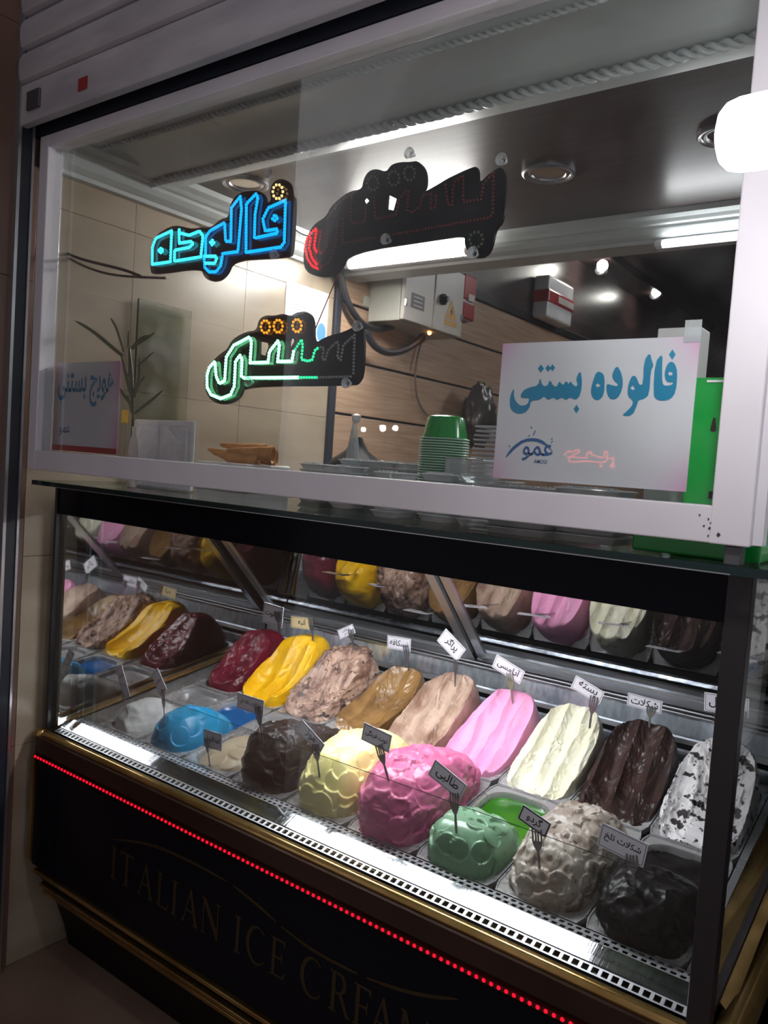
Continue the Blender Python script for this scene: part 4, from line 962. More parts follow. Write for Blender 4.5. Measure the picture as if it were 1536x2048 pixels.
t3_, B3 = led_sign('led_sign', 'lit green LED sign reading bastani with amber dots', YS, c3,
  [(48,620),(105,480),(200,390),(255,360),(300,265),(430,195),(520,190),(538,90),(600,48),(680,55),(760,33),(830,60),(870,30),(950,12),(1012,40),(1038,120),(1038,312),(1150,240),(1300,205),(1440,135),(1495,150),(1485,580),(1440,662),(1390,688),(400,692),(380,775),(320,832),(210,862),(110,822),(58,735)],
  [[(548,285),(620,300),(628,330),(600,415),(545,400)],[(815,280),(840,240),(862,285),(815,370)]],
  [('led_green',[(480,615),(415,620),(388,600),(395,450),(375,412),(335,470),(325,690),(290,768),(200,803),(115,768),(78,700),(78,590),(100,520),(150,467),(160,600),(190,668),(238,640),(252,430),(320,322),(460,248),(480,290),(467,480),(630,475),(642,380),(720,280),(732,330),(715,470),(845,465),(860,380)],0),
   ('led_green',[(480,615),(900,612)],0),('led_green_dim',[(905,612),(1075,612)],0),('led_green_dim',[(860,380),(932,270),(942,330),(930,450),(990,465),(1030,450),(1050,370),(1075,350)],0),
   ('led_off',[(1085,612),(1375,605)],0),('led_off',[(1105,340),(1135,345),(1120,440),(1145,460),(1170,370),(1250,290),(1268,330),(1255,430),(1285,455),(1310,320),(1410,230)],0),('led_off',[(1410,262),(1400,575)],0)],
  [('led_amber',(605,155),40,56),('led_amber',(720,150),40,56),('led_amber',(890,145),40,56)])
# suction cups holding the boards to the pane
def cups(t, cv, pts):
    for p in pts:
        x, z = to_xz([p], cv, YS)[0]
        part(t, 'suction_cup', MB().lathe([(0.010,-0.018),(0.008,-0.012),(0.004,-0.010),(0.004,-0.003)], (x, YS, z), 14, 'y'), 'clear_plastic', smooth=True)
cups(t1_, c1, [(1245,60),(1290,830)]); cups(t2_, c2, [(800,45),(1440,90),(635,640),(1240,735)]); cups(t3_, c3, [(1470,160),(1370,670),(490,660)])

# ================================================================== printed A4 signs
def cornerpink(name, hw, hh, pw=2.2):
    m = pm(name, srgb(226,228,236), 0.3, nscale=3, coat=0.15); nt = m.node_tree; b = nt.nodes['Principled BSDF']
    tc = [n for n in nt.nodes if n.type == 'TEX_COORD'][0]; sp = nt.nodes.new('ShaderNodeSeparateXYZ'); nt.links.new(tc.outputs['Object'], sp.inputs[0])
    def M_(op, a, b_):
        n = nt.nodes.new('ShaderNodeMath'); n.operation = op; n.use_clamp = False
        for i, x in enumerate((a, b_)):
            if x is None: continue
            if isinstance(x, (int, float)): n.inputs[i].default_value = x
            else: nt.links.new(x, n.inputs[i])
        return n.outputs[0]
    ax = M_('POWER', M_('DIVIDE', M_('ABSOLUTE', sp.outputs['X'], None), hw), 5.0)
    az = M_('POWER', M_('DIVIDE', M_('ABSOLUTE', M_('SUBTRACT', sp.outputs['Z'], hh), None), hh), pw)
    f = M_('MULTIPLY', ax, az)
    mx = nt.nodes.new('ShaderNodeMix'); mx.data_type = 'RGBA'; mx.inputs['B'].default_value = (*srgb(222,160,204), 1)
    src = b.inputs['Base Color'].links[0].from_socket; nt.links.new(f, mx.inputs['Factor']); nt.links.new(src, mx.inputs['A']); nt.links.new(mx.outputs['Result'], b.inputs['Base Color'])
    return m
YG = 0.0145
sg = thing('poster_sign', 'white laminated sign with large blue lettering at the right', 'sign', (1.183, YG, 1.392), 'laminated signs in the window')
P0 = at(985,957,'y',YG); P1 = at(1397,668,'y',YG)
sx0, sx1, sz0, sz1 = 1.036, 1.333, 1.392, 1.602
part(sg, 'sheet', MB().box(sx0, sx1, YG, YG+0.0012, sz0, sz1), cornerpink('sign_print_right', 0.1485, 0.105))
c5 = crop(990,660,3.657)
dia = lambda x, y, rx=22, ry=28: [(x,y-ry),(x+rx,y),(x,y+ry),(x-rx,y)]
LET = [
 [[(1228,168),(1172,235),(1158,470),(1180,510),(1230,520),(1290,505),(1325,450),(1336,310),(1318,245),(1285,228),(1255,260),(1240,320),(1250,372),(1275,386),(1303,380),(1300,400),(1250,410),(1225,395),(1222,290)], [(1278,304),(1300,310),(1298,330),(1278,334),(1266,320)]],
 [[(1133,163),(1090,228),(1085,395),(1060,405),(1045,372),(1035,342),(1007,332),(985,370),(970,430),(975,490),(1010,515),(1008,548),(970,590),(925,628),(1005,630),(1042,545),(1048,515),(1095,505),(1130,470),(1140,300),(1162,262),(1150,230)], [(1008,405),(1028,430),(1005,440),(992,425)]],
 [[(890,258),(855,330),(870,370),(902,396),(895,412),(850,402),(815,392),(820,470),(850,512),(900,500),(930,440),(938,370),(920,300)]],
 [[(745,300),(715,380),(700,460),(725,510),(765,515),(800,470),(803,350),(790,315)], [(752,388),(776,408),(750,420),(736,405)]],
 [[(625,292),(592,360),(608,392),(597,415),(575,405),(553,372),(540,397),(520,370),(500,407),(470,372),(455,415),(428,410),(402,362),(385,412),(345,407),(332,345),(318,407),(250,420),(205,445),(185,490),(210,500),(255,497),(240,545),(190,557),(150,522),(137,470),(142,422),(112,480),(110,570),(150,612),(215,612),(255,570),(263,517),(330,512),(360,482),(390,515),(430,492),(455,515),(490,492),(520,515),(550,492),(590,515),(625,480),(640,380)]],
 [dia(1298,180,24,38)],[dia(597,578,20,32)],[dia(390,280,20,26)],[dia(422,276,18,26)],[dia(337,282,22,30)]]
for polys in LET:
    pp = []
    for q in polys: pp.append(smooth_poly(to_xz(q, c5, YG), 1) if len(q) > 6 else to_xz(q, c5, YG))
    vs, fs = curve_flat(pp, 0.0005); part(sg, 'letter', MB().add([(v[0], YG-0.0006+v[2]*0.5, v[1]) for v in vs], fs), 'sign_blue')
arcp = smooth_poly(to_xz([(70,947),(100,890),(140,845),(210,797),(300,788),(370,818),(435,905),(400,868),(355,835),(290,812),(215,818),(150,865)], c5, YG), 1)
vs, fs = curve_flat([arcp], 0.0005); lo_ = part(sg, 'logo_arc', MB().add([(v[0], YG-0.0006+v[2]*0.5, v[1]) for v in vs], fs), 'logo_blue')
q0, q1, q2 = at(*c5((180,955)),'y',YG), at(*c5((435,935)),'y',YG), at(*c5((308,850)),'y',YG)
mb = MB(); cc = (q0+q1)/2; cc = np.array([cc[0], YG-0.0006, (cc[2]+q2[2])/2]); place_text(mb, 'عمو', cc, (1,0,0), (0,0,1), 0.050, 0.026, 0.012, keep=False); part(sg, 'logo_word', mb, 'logo_blue')
mb = MB(); p = at(*c5((333,963)),'y',YG); place_text(mb, 'AMOO', (p[0],YG-0.0006,p[2]), (1,0,0), (0.12,0,1), 0.022, 0.006, 0.01, fa=False, keep=False); part(sg, 'logo_caption', mb, 'logo_blue')
mb = MB()
for a_, b_ in (((262,705),(270,722)),((280,770),(296,735)),((240,780),(255,770)),((420,790),(412,803)),((408,825),(424,812)),((100,845),(110,855))):
    p, q = at(*c5(a_),'y',YG-0.0006), at(*c5(b_),'y',YG-0.0006); nn = np.array([-(q-p)[2],0,(q-p)[0]]); nn = nn/np.linalg.norm(nn)*0.0007; mb.quad(p-nn,q-nn,q+nn,p+nn)
part(sg, 'logo_rays', mb, 'logo_blue')
part(sg, 'tape', MB().box(1.312, 1.334, YG-0.0012, YG-0.0004, 1.594, 1.624), 'clear_plastic')

ls = thing('poster_sign', 'pink-edged sign with smaller blue lettering in the left window corner', 'sign', (-0.14, 0.05, 1.38), 'laminated signs in the window')
lx0, lx1, lz0, lz1 = -0.268, 0.006, 1.380, 1.602
part(ls, 'sheet', MB().box(lx0, lx1, 0.049, 0.0504, lz0, lz1), cornerpink('sign_print_left', 0.137, 0.111, 0.6))
part(ls, 'red_edge', MB().box(lx0, lx1, 0.0482, 0.0488, lz0, lz0+0.014), 'red_plastic')
cz_ = (at(150,790,'y',0.05)[2]+at(160,770,'y',0.05)[2])/2
mb = MB(); place_text(mb, 'هویج بستنی', (-0.135,0.0486,1.535), (1,0,0), (0,0,1), 0.235, 0.085, 0.022, keep=False); part(ls, 'lettering', mb, 'sign_blue')
mb = MB(); place_text(mb, 'عمو', (-0.215,0.0486,1.43), (1,0,0), (0,0,1), 0.045, 0.025, 0.012, keep=False); part(ls, 'logo_word', mb, 'logo_blue')

# ================================================================== things behind the window
SZ = 1.3015                     # top of the glass shelf
# green cups, nested upside down
cc = at(893, 832, 'y', 0.33); cxu, cyu, ztop = cc[0], 0.33, cc[2]
prof = [(0.0001,0.0),(0.030,0.0),(0.0375,-0.003),(0.0405,-0.010),(0.0475,-0.046),(0.0515,-0.047),(0.0525,-0.049),(0.0515,-0.0505),(0.0465,-0.050),(0.0395,-0.012),(0.0365,-0.005),(0.0001,-0.002)]
ORD = 'top second third fourth fifth sixth seventh eighth ninth tenth eleventh twelfth thirteenth fourteenth fifteenth sixteenth seventeenth eighteenth nineteenth twentieth twenty-first twenty-second twenty-third twenty-fourth twenty-fifth twenty-sixth twenty-seventh twenty-eighth twenty-ninth thirtieth thirty-first thirty-second thirty-third'.split()
cup0 = None; pitch = 0.0054; k = 0
while ztop-0.0505-k*pitch > SZ:
    if cup0 is None:
        me = mesh_from('paper_cup', MB().lathe(prof, (0,0,0), 40), (0,0,0), True); me.materials.append(MATS['green_plastic'])
        rim = mesh_from('rim', MB().lathe([(0.0475,-0.0480),(0.052,-0.0475),(0.0533,-0.049),(0.052,-0.0505),(0.0475,-0.0500)], (0,0,0), 40), (0,0,0), True); rim.materials.append(MATS['cup_inner']); cup0 = me
    o = bpy.data.objects.new('plastic_cup', me); C.objects.link(o); o.location = (cxu, cyu, ztop-k*pitch)
    o['category'] = 'cup'; o['group'] = 'green cups nested upside down'
    o['label'] = 'green plastic cup at the very top of the nested stack' if k == 0 else ORD[min(k,len(ORD)-1)]+' green cup from the top of the nested stack'
    r = bpy.data.objects.new('rim', rim); C.objects.link(r); r.parent = o; k += 1
# clear plastic boxes
def clear_box(x, y, wx, wy, h, label, n=3, z0=SZ):
    t = thing('clear_container', label, 'container', (x, y, z0), 'clear plastic containers on the glass shelf')
    for i in range(n):
        zb = z0+h*i/n; a, b = wx/2, wy/2; e = 0.006
        mb = MB(); R0 = [(p[0]+x,p[1]+y) for p in rrect(a-e,b-e,0.012,32)]; R1 = [(p[0]+x,p[1]+y) for p in rrect(a,b,0.014,32)]
        hz = h/n*0.92; rings = [[(p[0],p[1],zb) for p in R0], [(p[0],p[1],zb+hz*0.8) for p in R1], [(x+(p[0]-x)*1.05,y+(p[1]-y)*1.05,zb+hz*0.82) for p in R1], [(x+(p[0]-x)*1.05,y+(p[1]-y)*1.05,zb+hz*0.9) for p in R1], [(x+(p[0]-x)*0.9,y+(p[1]-y)*0.9,zb+hz) for p in R1]]
        N_ = 32; vs = [q for r in rings for q in r]; fs = [(j*N_+q,j*N_+(q+1)%N_,(j+1)*N_+(q+1)%N_,(j+1)*N_+q) for j in range(len(rings)-1) for q in range(N_)]
        fs += [tuple(range(N_)), tuple((len(rings)-1)*N_+q for q in range(N_))]
        b_ = part(t, 'tray', mb.add(vs, fs), 'clear_plastic', smooth=True)
        if i == n-1:
            mr = MB()
            for q in range(int(wx/0.009)-2):
                for s_ in range(3): mr.ball((x-a+0.015+q*0.009, y-b*0.8+s_*0.009, zb+hz), (0.0028,0.0028,0.003), 6, 4)
            part(b_, 'grip_dots', mr, 'clear_plastic', smooth='all', kind='stuff')
    return t
for (ua, ub, vt, Y, lb, n_) in ((593,642,924,0.28,'leftmost clear container stack on the shelf',7),(656,694,929,0.20,'clear container stack second from the left',7),(668,808,916,0.44,'wide clear container behind the others',8),(738,793,940,0.10,'clear container stack with chamfered lid at the centre',6),
   (803,866,925,0.36,'clear container beside the green cups',8),(832,908,943,0.13,'clear container stack in front of the green cups',6),(911,944,946,0.12,'clear container stack right of the green cups',6)):
    p, q = at(ua, vt, 'y', Y), at(ub, vt, 'y', Y); clear_box((p[0]+q[0])/2, Y+0.045, (q[0]-p[0])*0.95, 0.085, p[2]-SZ, lb, n_)
for (x, Y, wx, h, lb) in ((1.06,0.10,0.12,0.080,'clear container stack under the white sign'),(1.17,0.11,0.11,0.085,'clear container stack beside the green dispenser')): clear_box(x, Y, wx, 0.09, h, lb, 6)
p = at(975,910,'y',0.10)
t = thing('lid_stack', 'tall upright stack of clear lids left of the white sign', 'lids', (p[0]+0.02, 0.10, SZ), 'clear plastic containers on the glass shelf')
zt = at(985,852,'y',0.10)[2]; z = SZ; i = 0
while z < zt:
    part(t, 'lid', MB().box(p[0]-0.012+random.uniform(-.003,.003), p[0]+0.055+random.uniform(-.003,.003), 0.07, 0.14, z, z+0.0035, 0.001), 'clear_plastic'); z += 0.0075
# frosted lid box beside cups
p = at(925,925,'y',0.26); single('frosted_tub', MB().box(p[0]-0.03,p[0]+0.06,0.24,0.31,SZ,1.425,0.004), 'frost_plastic', 'frosted plastic tub at the foot of the green cups', 'tub')
# green dispenser at the right
gd = thing('green_dispenser', 'tall glossy green plastic box standing behind the right stile', 'box', (1.33, 0.11, SZ))
part(gd, 'body', MB().box(1.250, 1.425, 0.060, 0.16, SZ, 1.370, 0.003), 'green_plastic')
part(gd, 'back_plate', MB().box(1.315, 1.425, 0.062, 0.16, 1.370, 1.553, 0.003), 'green_plastic')
part(gd, 'white_label', MB().box(1.335, 1.372, 0.0600, 0.0619, 1.546, 1.549), 'white_plastic')
kh = [(1.349+0.0045*math.cos(a), 1.482+0.0045*math.sin(a)) for a in np.linspace(math.pi*1.15, math.pi*2-0.15*math.pi, 8)]+[(1.3505,1.497),(1.3475,1.497)]
vs, fs = curve_flat([kh], 0.001); part(gd, 'keyhole', MB().add([(v[0],0.0612+v[2],v[1]) for v in vs], fs), 'bronze')
p = at(1422,990,'y',0.061); part(gd, 'slot', MB().box(p[0]-0.003,p[0]+0.003,0.0590,0.0602,p[2]-0.005,p[2]+0.005), 'base_dark')
cb = thing('carton', 'grey carton with dark edge print behind the white sign', 'carton', (1.30, 0.17, SZ))
cx0, cx1 = at(1313,690,'y',0.12)[0], at(1400,690,'y',0.12)[0]; czt = at(1350,655,'y',0.12)[2]
part(cb, 'box', MB().box(cx0, cx1, 0.12, 0.17, SZ, czt, 0.002), 'carton')
for i in range(6): part(cb, 'edge_print', MB().ball((cx1-0.006,0.1195,czt-0.03-i*0.022), (0.006,0.0012,0.008), 8, 5), 'carton_print', smooth='all')
# wafer cones
for i, (u, v, L, a, lb) in enumerate(((470,915,0.13,0.15,'wafer cone lying lowest in the pile'),(500,905,0.13,0.05,'wafer cone in the middle of the pile'),(455,912,0.12,0.32,'wafer cone pointing up to the left'),(485,897,0.13,0.12,'wafer cone on top of the pile'),(515,915,0.11,-0.05,'wafer cone at the right end of the pile'))):
    p = at(u, v, 'y', 0.40+0.02*i); mb = MB(); pr = []
    for k in range(15): s = k/14; pr.append((0.004+0.021*s+(0.0008 if k % 2 else 0), -L/2+L*s))
    pr += [(0.022,L/2),(0.018,L/2-0.01)]
    mb.lathe(pr, (0,0,0), 20, 'x')
    rot = Matrix.Rotation(a, 3, 'Y') @ Matrix.Rotation(0.5, 3, 'Z')
    mb.v = [tuple(rot @ Vector(q)+Vector(p)) for q in mb.v]
    single('wafer_cone', mb, 'wafer', lb, 'wafer cone', 'wafer cones piled behind the window', smooth=True)
# tray under the cones
pz = at(485,905,'y',0.44)[2]
t = thing('cone_tray', 'low white tray beneath the wafer cones', 'tray', (at(485,905,'y',0.44)[0], 0.44, SZ))
px = at(485,905,'y',0.44)[0]
part(t, 'tray_box', MB().box(px-0.10, px+0.10, 0.36, 0.53, SZ, pz-0.030, 0.004), 'white_plastic')
# white foam tray standing on edge
Yf = 0.17
q = [at(u,v,'y',Yf) for u, v in ((268,838),(386,842),(392,916),(262,912))]
ft_ = thing('foam_tray', 'white foam food tray standing on edge near the plant', 'tray', ((q[0][0]+q[1][0])/2, Yf, SZ))
x0, x1, z1 = q[0][0], q[1][0], q[0][2]
part(ft_, 'tray_panel', MB().box(x0, x1, Yf, Yf+0.012, SZ, z1, 0.005), 'foam')
for (a, b, c_, d) in ((0.08,0.46,0.35,0.92),(0.55,0.95,0.35,0.92)):
    xa_, xb_, za_, zb_ = x0+(x1-x0)*a, x0+(x1-x0)*b, SZ+(z1-SZ)*c_, SZ+(z1-SZ)*d
    part(ft_, 'moulded_pocket', MB().box(xa_, xb_, Yf-0.008, Yf+0.001, za_, zb_, 0.004), 'foam')
part(ft_, 'moulded_rib', MB().tube([(x0+(x1-x0)*0.66,Yf-0.010,z1-0.02),(x0+(x1-x0)*0.88,Yf-0.010,z1-0.06)], 0.004, 8), 'foam')
# plant
c8 = crop(90,550,4.655); Yp = 0.12
pb = at(*c8((820,1690)),'y',Yp)
pl = thing('potted_sprig', 'dark green artificial sprig with narrow leaves in a slim pale vase', 'plant', (pb[0], Yp, SZ))
P8 = lambda p, dy=0: np.array(at(*c8(p),'y',Yp))+np.array([0,dy,0])
part(pl, 'vase', MB().lathe([(0.0001,0),(0.011,0),(0.012,0.006),(0.007,0.02),(0.0085,0.06),(0.0125,0.085),(0.009,0.115),(0.005,0.13),(0.006,0.150),(0.004,0.150)], (pb[0],Yp,SZ), 20), 'cream_plastic', smooth=True)
part(pl, 'stem', MB().tube([P8((820,1340)),P8((815,1150)),P8((800,900)),P8((785,680))], [0.003,0.005,0.006,0.003], 8), 'plant_green', smooth=True)
def leaf(pts, wd, dy):
    P = smooth_poly([P8(p) for p in pts], 2, False); n_ = len(P); mb = MB(); L = []
    for i, q_ in enumerate(P):
        t_ = P[min(i+1,n_-1)]-P[max(i-1,0)]; t_ = t_/np.linalg.norm(t_); nn = np.array([-t_[2],0,t_[0]])
        w_ = wd*(math.sin(math.pi*min(1,0.15+0.85*i/(n_-1)))**0.6+0.06); yy = np.array([0, dy*(i/(n_-1))**1.2, 0])
        L.append((q_+nn*w_+yy, q_+yy+np.array([0,-0.0025,0]), q_-nn*w_+yy))
    for i in range(n_-1):
        a, b = L[i], L[i+1]; mb.quad(a[0],a[1],b[1],b[0]); mb.quad(a[1],a[2],b[2],b[1])
    part(pl, 'leaf', mb, 'plant_green', smooth='all')
for pts, wd, dy in (([(730,760),(600,640),(480,530),(345,440)],0.0050,-0.02),([(730,720),(660,560),(600,460),(525,380)],0.0042,0.03),([(770,680),(745,590),(725,510)],0.0036,0.02),([(800,680),(830,590),(880,540)],0.0036,0.03),([(810,690),(900,630),(990,590),(1085,545)],0.0044,-0.02),([(850,850),(890,780),(930,700)],0.0034,0.03),
   ([(830,1140),(880,1040),(940,970),(1000,950)],0.0050,-0.02),([(830,1290),(910,1210),(980,1140),(1040,1065)],0.0042,0.02),([(800,1200),(750,1120),(720,1050),(725,960)],0.0046,-0.02),([(800,1290),(760,1200),(715,1110)],0.0040,0.02),([(810,1150),(775,1000),(760,880),(740,760)],0.0060,-0.01),([(820,1100),(850,980),(840,880),(820,760)],0.0055,0.02),([(800,930),(740,930),(720,900)],0.004,0.01)):
    leaf(pts, wd, dy)
p = P8((735,1300)); part(pl, 'yellow_tag', MB().box(p[0]-0.008,p[0]+0.014,Yp-0.004,Yp+0.004,p[2]-0.022,p[2]+0.012,0.003), 'yellow_plastic', label='small yellow plastic tag')
# greenish glass pane leaning against the tiles
XW = WX+0.012
q = [at(u,v,'x',XW) for u, v in ((276,604),(381,636),(372,842),(266,905))]
gp = thing('leaning_glass', 'greenish spare glass pane leaning on the beige tiles', 'glass pane', (XW, (q[0][1]+q[1][1])/2, SZ))
part(gp, 'sheet', MB().box(XW, XW+0.006, q[0][1], q[1][1], SZ, q[0][2]+0.01, 0.001), 'pane_green')
part(gp, 'edge', MB().box(XW, XW+0.007, q[0][1]-0.002, q[0][1], SZ, q[0][2]+0.01), 'glass_edge')
# notice on the tiles
q = [at(u,v,'x',WX+0.002) for u, v in ((574,556),(658,592),(655,702),(578,672))]
nt_ = thing('paper_notice', 'white paper notice with blue print taped to the tiles', 'paper', (WX, 1.0, q[3][2]))
part(nt_, 'sheet', MB().box(WX+0.0005, WX+0.0018, q[0][1], q[1][1], (q[2][2]+q[3][2])/2, (q[0][2]+q[1][2])/2), 'paper')
ya, yb = q[0][1], q[1][1]; za, zb = (q[2][2]+q[3][2])/2, (q[0][2]+q[1][2])/2
part(nt_, 'blue_print', MB().ball((WX+0.002, yb-0.03, za+0.05), (0.0006,0.025,0.035), 12, 8), 'paper_blue')
mb = MB()
for i in range(5): mb.box(WX+0.0018, WX+0.0021, ya+0.03, yb-0.05-0.01*(i%2), zb-0.06-i*0.014, zb-0.058-i*0.014)
part(nt_, 'text_lines', mb, 'carton_print')
# electrical cabinet
BX = -0.125
eb = thing('electrical_cabinet', 'beige electrical cabinet with warning triangle on the slatted wall', 'cabinet', (-0.21, 1.58, 1.948))
by0, by1, bz0, bz1 = 1.360, 1.79, 1.950, 2.215
part(eb, 'body', MB().box(WX+0.008, BX-0.018, by0, by1, bz0, bz1, 0.004), 'box_side')
part(eb, 'door_left', MB().box(BX-0.017, BX, by0+0.004, by0+0.205, bz0+0.004, bz1, 0.003), 'box_grey')
dr = part(eb, 'door_right', MB().box(BX-0.017, BX, by0+0.212, by1, bz0+0.004, bz1, 0.003), 'box_grey')
def on_box(u, v): return at(u, v, 'x', BX+0.001)
p = on_box(836,604); part(eb, 'rating_plate', MB().box(BX, BX+0.0015, p[1]-0.045, p[1]+0.045, p[2]-0.028, p[2]+0.028), 'carton_print')
mb = MB()
for i in range(3): mb.box(BX+0.0015, BX+0.002, p[1]-0.03, p[1]+0.03, p[2]+0.014-i*0.016, p[2]+0.017-i*0.016)
part(eb, 'plate_text', mb, 'paper')
p = on_box(885,599); part(dr, 'knob', MB().lathe([(0.022,0.0),(0.022,0.012),(0.012,0.016),(0.011,0.03),(0.0001,0.03)], (BX,p[1],p[2]), 20, 'x'), 'black_steel', smooth=True)
p = on_box(903,622); q0 = (p[1],p[2]+0.045); vs, fs = curve_flat([[(p[1],p[2]+0.045),(p[1]+0.045,p[2]-0.035),(p[1]-0.045,p[2]-0.035)]], 0.001); part(dr, 'warning_triangle', MB().add([(BX+0.0012+v[2]*0.5,v[0],v[1]) for v in vs], fs), 'warn_yellow')
part(dr, 'warning_strip', MB().box(BX, BX+0.0015, p[1]-0.045, p[1]+0.045, p[2]-0.062, p[2]-0.042), 'warn_yellow')
vs, fs = curve_flat([[(p[1]+0.006,p[2]+0.02),(p[1]-0.012,p[2]-0.008),(p[1]-0.001,p[2]-0.006),(p[1]-0.008,p[2]-0.026),(p[1]+0.012,p[2]+0.0),(p[1]+0.002,p[2]-0.001)]], 0.001); part(dr, 'lightning_mark', MB().add([(BX+0.0020+v[2]*0.5,v[0],v[1]) for v in vs], fs), 'ink')
for (u, v) in ((811,605),(924,636)):
    p = on_box(u, v); part(eb, 'hinge', MB().tube([(BX+0.002,p[1],p[2]-0.012),(BX+0.002,p[1],p[2]+0.012)], 0.006, 8), 'chrome', smooth=True)
p = at(859,664,'z',bz0); part(eb, 'pilot_lamp', MB().ball((p[0],p[1],bz0-0.004), 0.008), 'pilot_amber', smooth='all')
p = at(724,600,'x',WX+0.01); part(eb, 'side_lug', MB().box(WX+0.007, WX+0.013, by0-0.035, by0, p[2]-0.02, p[2]+0.02, 0.002), 'box_side')
# cables
def cable(pix, ax, val, r, m, label, name='cable', smooth=2):
    P = smooth_poly([at(u, v, ax, val) for u, v in pix], smooth, False)
    return single(name, MB().tube([tuple(q) for q in P], r, 8), m, label, 'cable', smooth=True)
cable([(680,545),(690,590),(705,625),(728,652),(760,660),(785,652)], 'x', -0.26, 0.013, 'cable_black', 'thick black cable dropping from the ceiling to the cabinet')
cable([(733,664),(745,690),(770,706),(800,704),(830,688),(845,672)], 'x', -0.22, 0.014, 'cable_black', 'thick black cable loop hanging under the cabinet')
cable([(846,672),(838,700),(830,740),(832,790),(845,820),(862,838)], 'x', -0.28, 0.004, 'cable_grey', 'thin grey wire hanging down behind the green cups')
cable([(676,548),(655,600),(638,640),(625,672)], 'y', 0.045, 0.0011, 'cable_red', 'thin red wire between the unlit sign and the green sign')
cable([(116,496),(150,515),(200,528),(250,540),(280,552)], 'y', 0.09, 0.0036, 'cable_black', 'upper black wire bundle on the left tiles')
cable([(116,500),(150,525),(200,545),(250,553),(330,556)], 'y', 0.095, 0.0030, 'cable_black', 'lower black wire sagging on the left tiles')
cable([(585,455),(605,470),(622,472)], 'y', 0.05, 0.0012, 'cable_black', 'short black wire joining the blue and the unlit sign')
# emergency lamp boxes
def red_unit(tl, bl, tr, X, label, band):
    a, b, c_ = at(*tl,'x',X), at(*bl,'x',X), at(*tr,'x',X); y0, y1, z0_, z1_ = a[1], c_[1], b[2], a[2]
    t = thing('alarm_unit', label, 'alarm', ((WX+X)/2, (y0+y1)/2, z0_))
    part(t, 'housing', MB().box(WX+0.012, X, y0, y1, z0_, z1_, 0.012), 'white_plastic')
    for (s0, s1) in band: part(t, 'red_band', MB().box(WX+0.012, X+0.006, y0-0.004, y1+0.004, z0_+(z1_-z0_)*s0, z0_+(z1_-z0_)*s1, 0.006), 'red_plastic')
    part(t, 'nameplate', MB().box(X+0.004, X+0.009, y0+(y1-y0)*0.35, y1-0.01, z0_+(z1_-z0_)*0.42, z0_+(z1_-z0_)*0.58, 0.001), 'cream_plastic')
red_unit((1100,548), (1096,634), (1150,562), -0.20, 'white alarm unit with a red band on the dark cladding', [(0.36,0.66)])
red_unit((930,545), (926,638), (952,552), -0.27, 'red alarm sounder just behind the electrical cabinet', [(0.02,0.38),(0.44,0.98)])
# piping bag and dark bag on the back counter
p = at(705,918,'y',0.62); z1 = at(712,838,'y',0.62)[2]
bt = thing('piping_bag', 'clear plastic piping bag standing as a cone', 'piping bag', (p[0], 0.62, 1.30))
part(bt, 'cone', MB().lathe([(0.034,1.31-1.30),(0.026,0.07),(0.016,0.14),(0.006,z1-1.30-0.01),(0.003,z1-1.30)], (p[0],0.62,1.30), 24), 'frost_plastic', smooth=True)
part(bt, 'tip', MB().lathe([(0.006,z1-1.31),(0.012,z1-1.305),(0.0135,z1-1.29),(0.0001,z1-1.285)], (p[0]+0.004,0.62,1.30), 16), 'white_plastic', smooth=True)
p = at(680,915,'y',0.70)
part_ = single('scale_base', MB().lathe([(0.085,0),(0.085,0.09),(0.07,0.11),(0.035,0.135),(0.02,0.16),(0.014,0.175),(0.0001,0.177)], (p[0]+0.03,0.74,1.30), 24), 'base_dark', 'black tapered stand behind the piping bag', 'stand', smooth=True)
p = at(968,850,'x',-0.20)
def blob(name, c, r, m, label, cat, seed, amp=0.25, s=9):
    mb = MB().ball((0,0,0), (1,1,1), 40, 26); V = np.array(mb.v); nz = fbm(V*2.2+seed, 4)+0.5*(1-2*np.abs(vnoise(V*4+seed)))
    V = V*(1+amp*nz[:,None]); V = V*np.array(r)+np.array(c); mb.v = [tuple(q) for q in V]
    return single(name, mb, m, label, cat, smooth='all')
blob('dark_bag', at(958,835,'x',-0.20), (0.06,0.10,0.13), 'dark_bag', 'crumpled dark plastic bag hanging on the slatted wall', 'bag', 3)
bk = single('back_counter', MB().box(WX+0.03, 2.6, 1.0, 1.16, 0.0, 1.29, 0.004), 'dark_wood', 'dark rear counter inside the booth', 'counter')
# right side beyond the case: counter with white bags and tubs
rc = single('side_counter', MB().box(1.50, 2.4, 0.25, 0.95, 0.0, 0.86, 0.006), 'post_black', 'dark side counter right of the display case', 'counter')
blob('shopping_bag', (1.62,0.46,0.99), (0.11,0.14,0.13), 'white_bag', 'white plastic bag lying on the side counter', 'bag', 5, 0.12)
t = thing('foam_box', 'white foam boxes stacked beyond the right end glass', 'foam box', (1.60,0.75,0.86))
part(t, 'lower_box', MB().box(1.515,1.75,0.62,0.86,0.86,1.10,0.01), 'foam'); part(t, 'upper_box', MB().box(1.515,1.73,0.63,0.85,1.10,1.29,0.01), 'foam'); part(t, 'blue_mark', MB().box(1.5135,1.515,0.68,0.74,1.02,1.035), 'paper_blue')
t = thing('white_tub', 'pale tub with lid right of the window frame', 'tub', (1.60,0.30,1.30))
part(t, 'tub_body', MB().box(1.475,1.70,0.24,0.44,1.301,1.40,0.008), 'frost_plastic'); part(t, 'tub_lid', MB().box(1.468,1.71,0.235,0.45,1.40,1.425,0.005), 'white_plastic')
t = thing('side_shelf', 'pale shelf right of the window frame', 'shelf', (1.8,0.3,1.289))
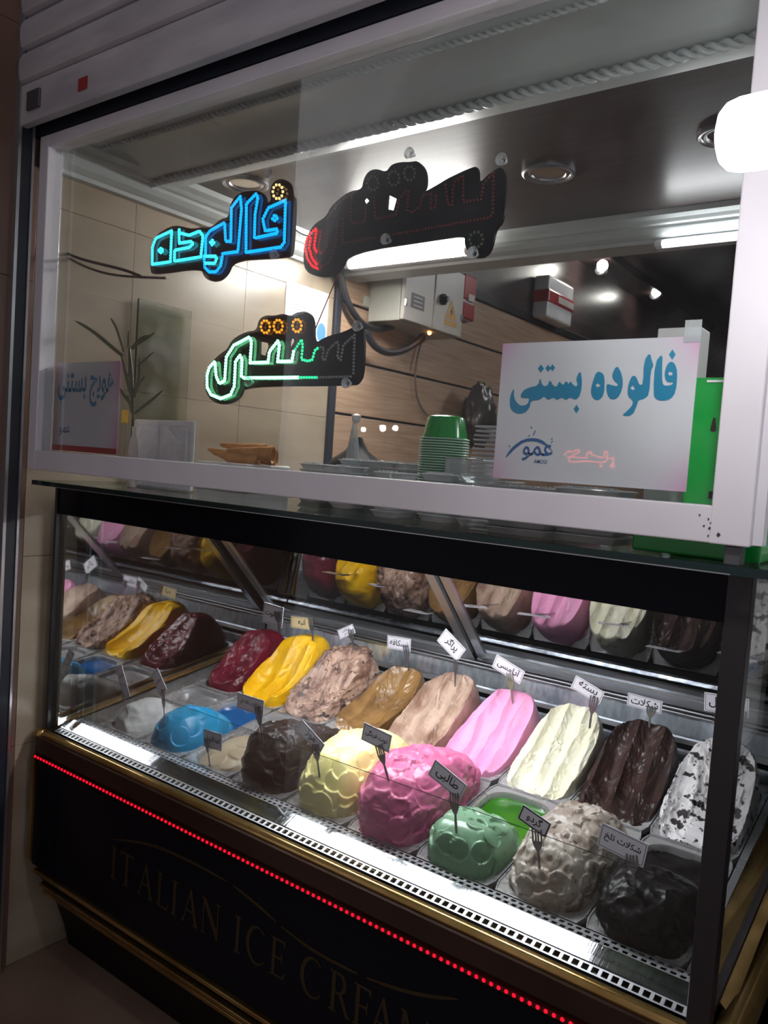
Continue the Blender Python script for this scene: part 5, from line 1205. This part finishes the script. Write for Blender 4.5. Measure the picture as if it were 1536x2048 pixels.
part(t, 'board', MB().box(1.466,2.3,0.06,0.60,1.270,1.300,0.003), 'cornice'); part(t, 'support', MB().box(2.2,2.3,0.1,0.55,0.86,1.27), 'cornice')

# ================================================================== the street behind the camera (seen only as reflections in the pane)
def mirrored(u, v, D):          # point whose mirror image in the pane (y = 0) shows at this pixel
    p = at(u, v, 'y', D); return (p[0], -D, p[2])
def street(u, v, rpx, D, m, label):
    p = mirrored(u, v, D); L = np.linalg.norm(np.array(at(u,v,'y',D))-CAM); r = rpx/FPX*L
    t = thing('street_lamp', label, 'lamp', (p[0],p[1],0), 'street lamps behind the viewer')
    part(t, 'globe', MB().ball(p, r, 16, 10), m, smooth='all'); part(t, 'pole', MB().tube([(p[0],p[1]-r*1.1,0),(p[0],p[1]-r*1.1,p[2]+r)], 0.02, 8), 'rail_dark')
street(163,605,17,4.5,'street_white','large round white street lamp')
street(137,850,11,5.0,'street_white','white lamp across the street at left')
street(204,854,5,5.5,'street_warm','small warm lamp across the street')
street(434,893,9,5.2,'street_warm','warm lamp across the street near the middle')
street(725,859,4,6.0,'street_white','faint white lamp across the street')
street(764,856,6,6.0,'street_white','left of two close white lamps across the street')
street(789,856,5,6.2,'street_white','right of two close white lamps across the street')
street(356,920,4,5.0,'street_warm','lowest warm lamp across the street')
p0, p1 = mirrored(143,650,5.0), mirrored(145,700,5.0)
single('red_sign_bar', MB().box(p0[0]-0.02,p0[0]+0.02,-5.03,-5.0,p1[2],p0[2]), 'street_red', 'red illuminated bar across the street', 'sign')
ns = thing('neon_script', 'red neon script sign across the street', 'neon sign', (mirrored(1180,920,3.2)[0], -3.2, 0))
for pts in ([(500,915),(535,875),(550,900),(600,868),(612,895),(545,922),(530,960),(560,965),(640,958),(720,962),(790,972),(822,935),(805,875),(790,900),(798,935),(735,925),(690,905),(700,880),(660,905),(668,938),(600,930),(520,930)], [(830,940),(868,930),(850,972),(875,1005),(825,1000),(850,985)], [(760,990),(775,985),(770,1002),(758,998)]):
    P = smooth_poly([mirrored(*c5(p),3.2) for p in pts], 1, False)
    part(ns, 'neon_tube', MB().tube([tuple(q) for q in P], 0.0042, 6), 'neon_red', smooth='all')
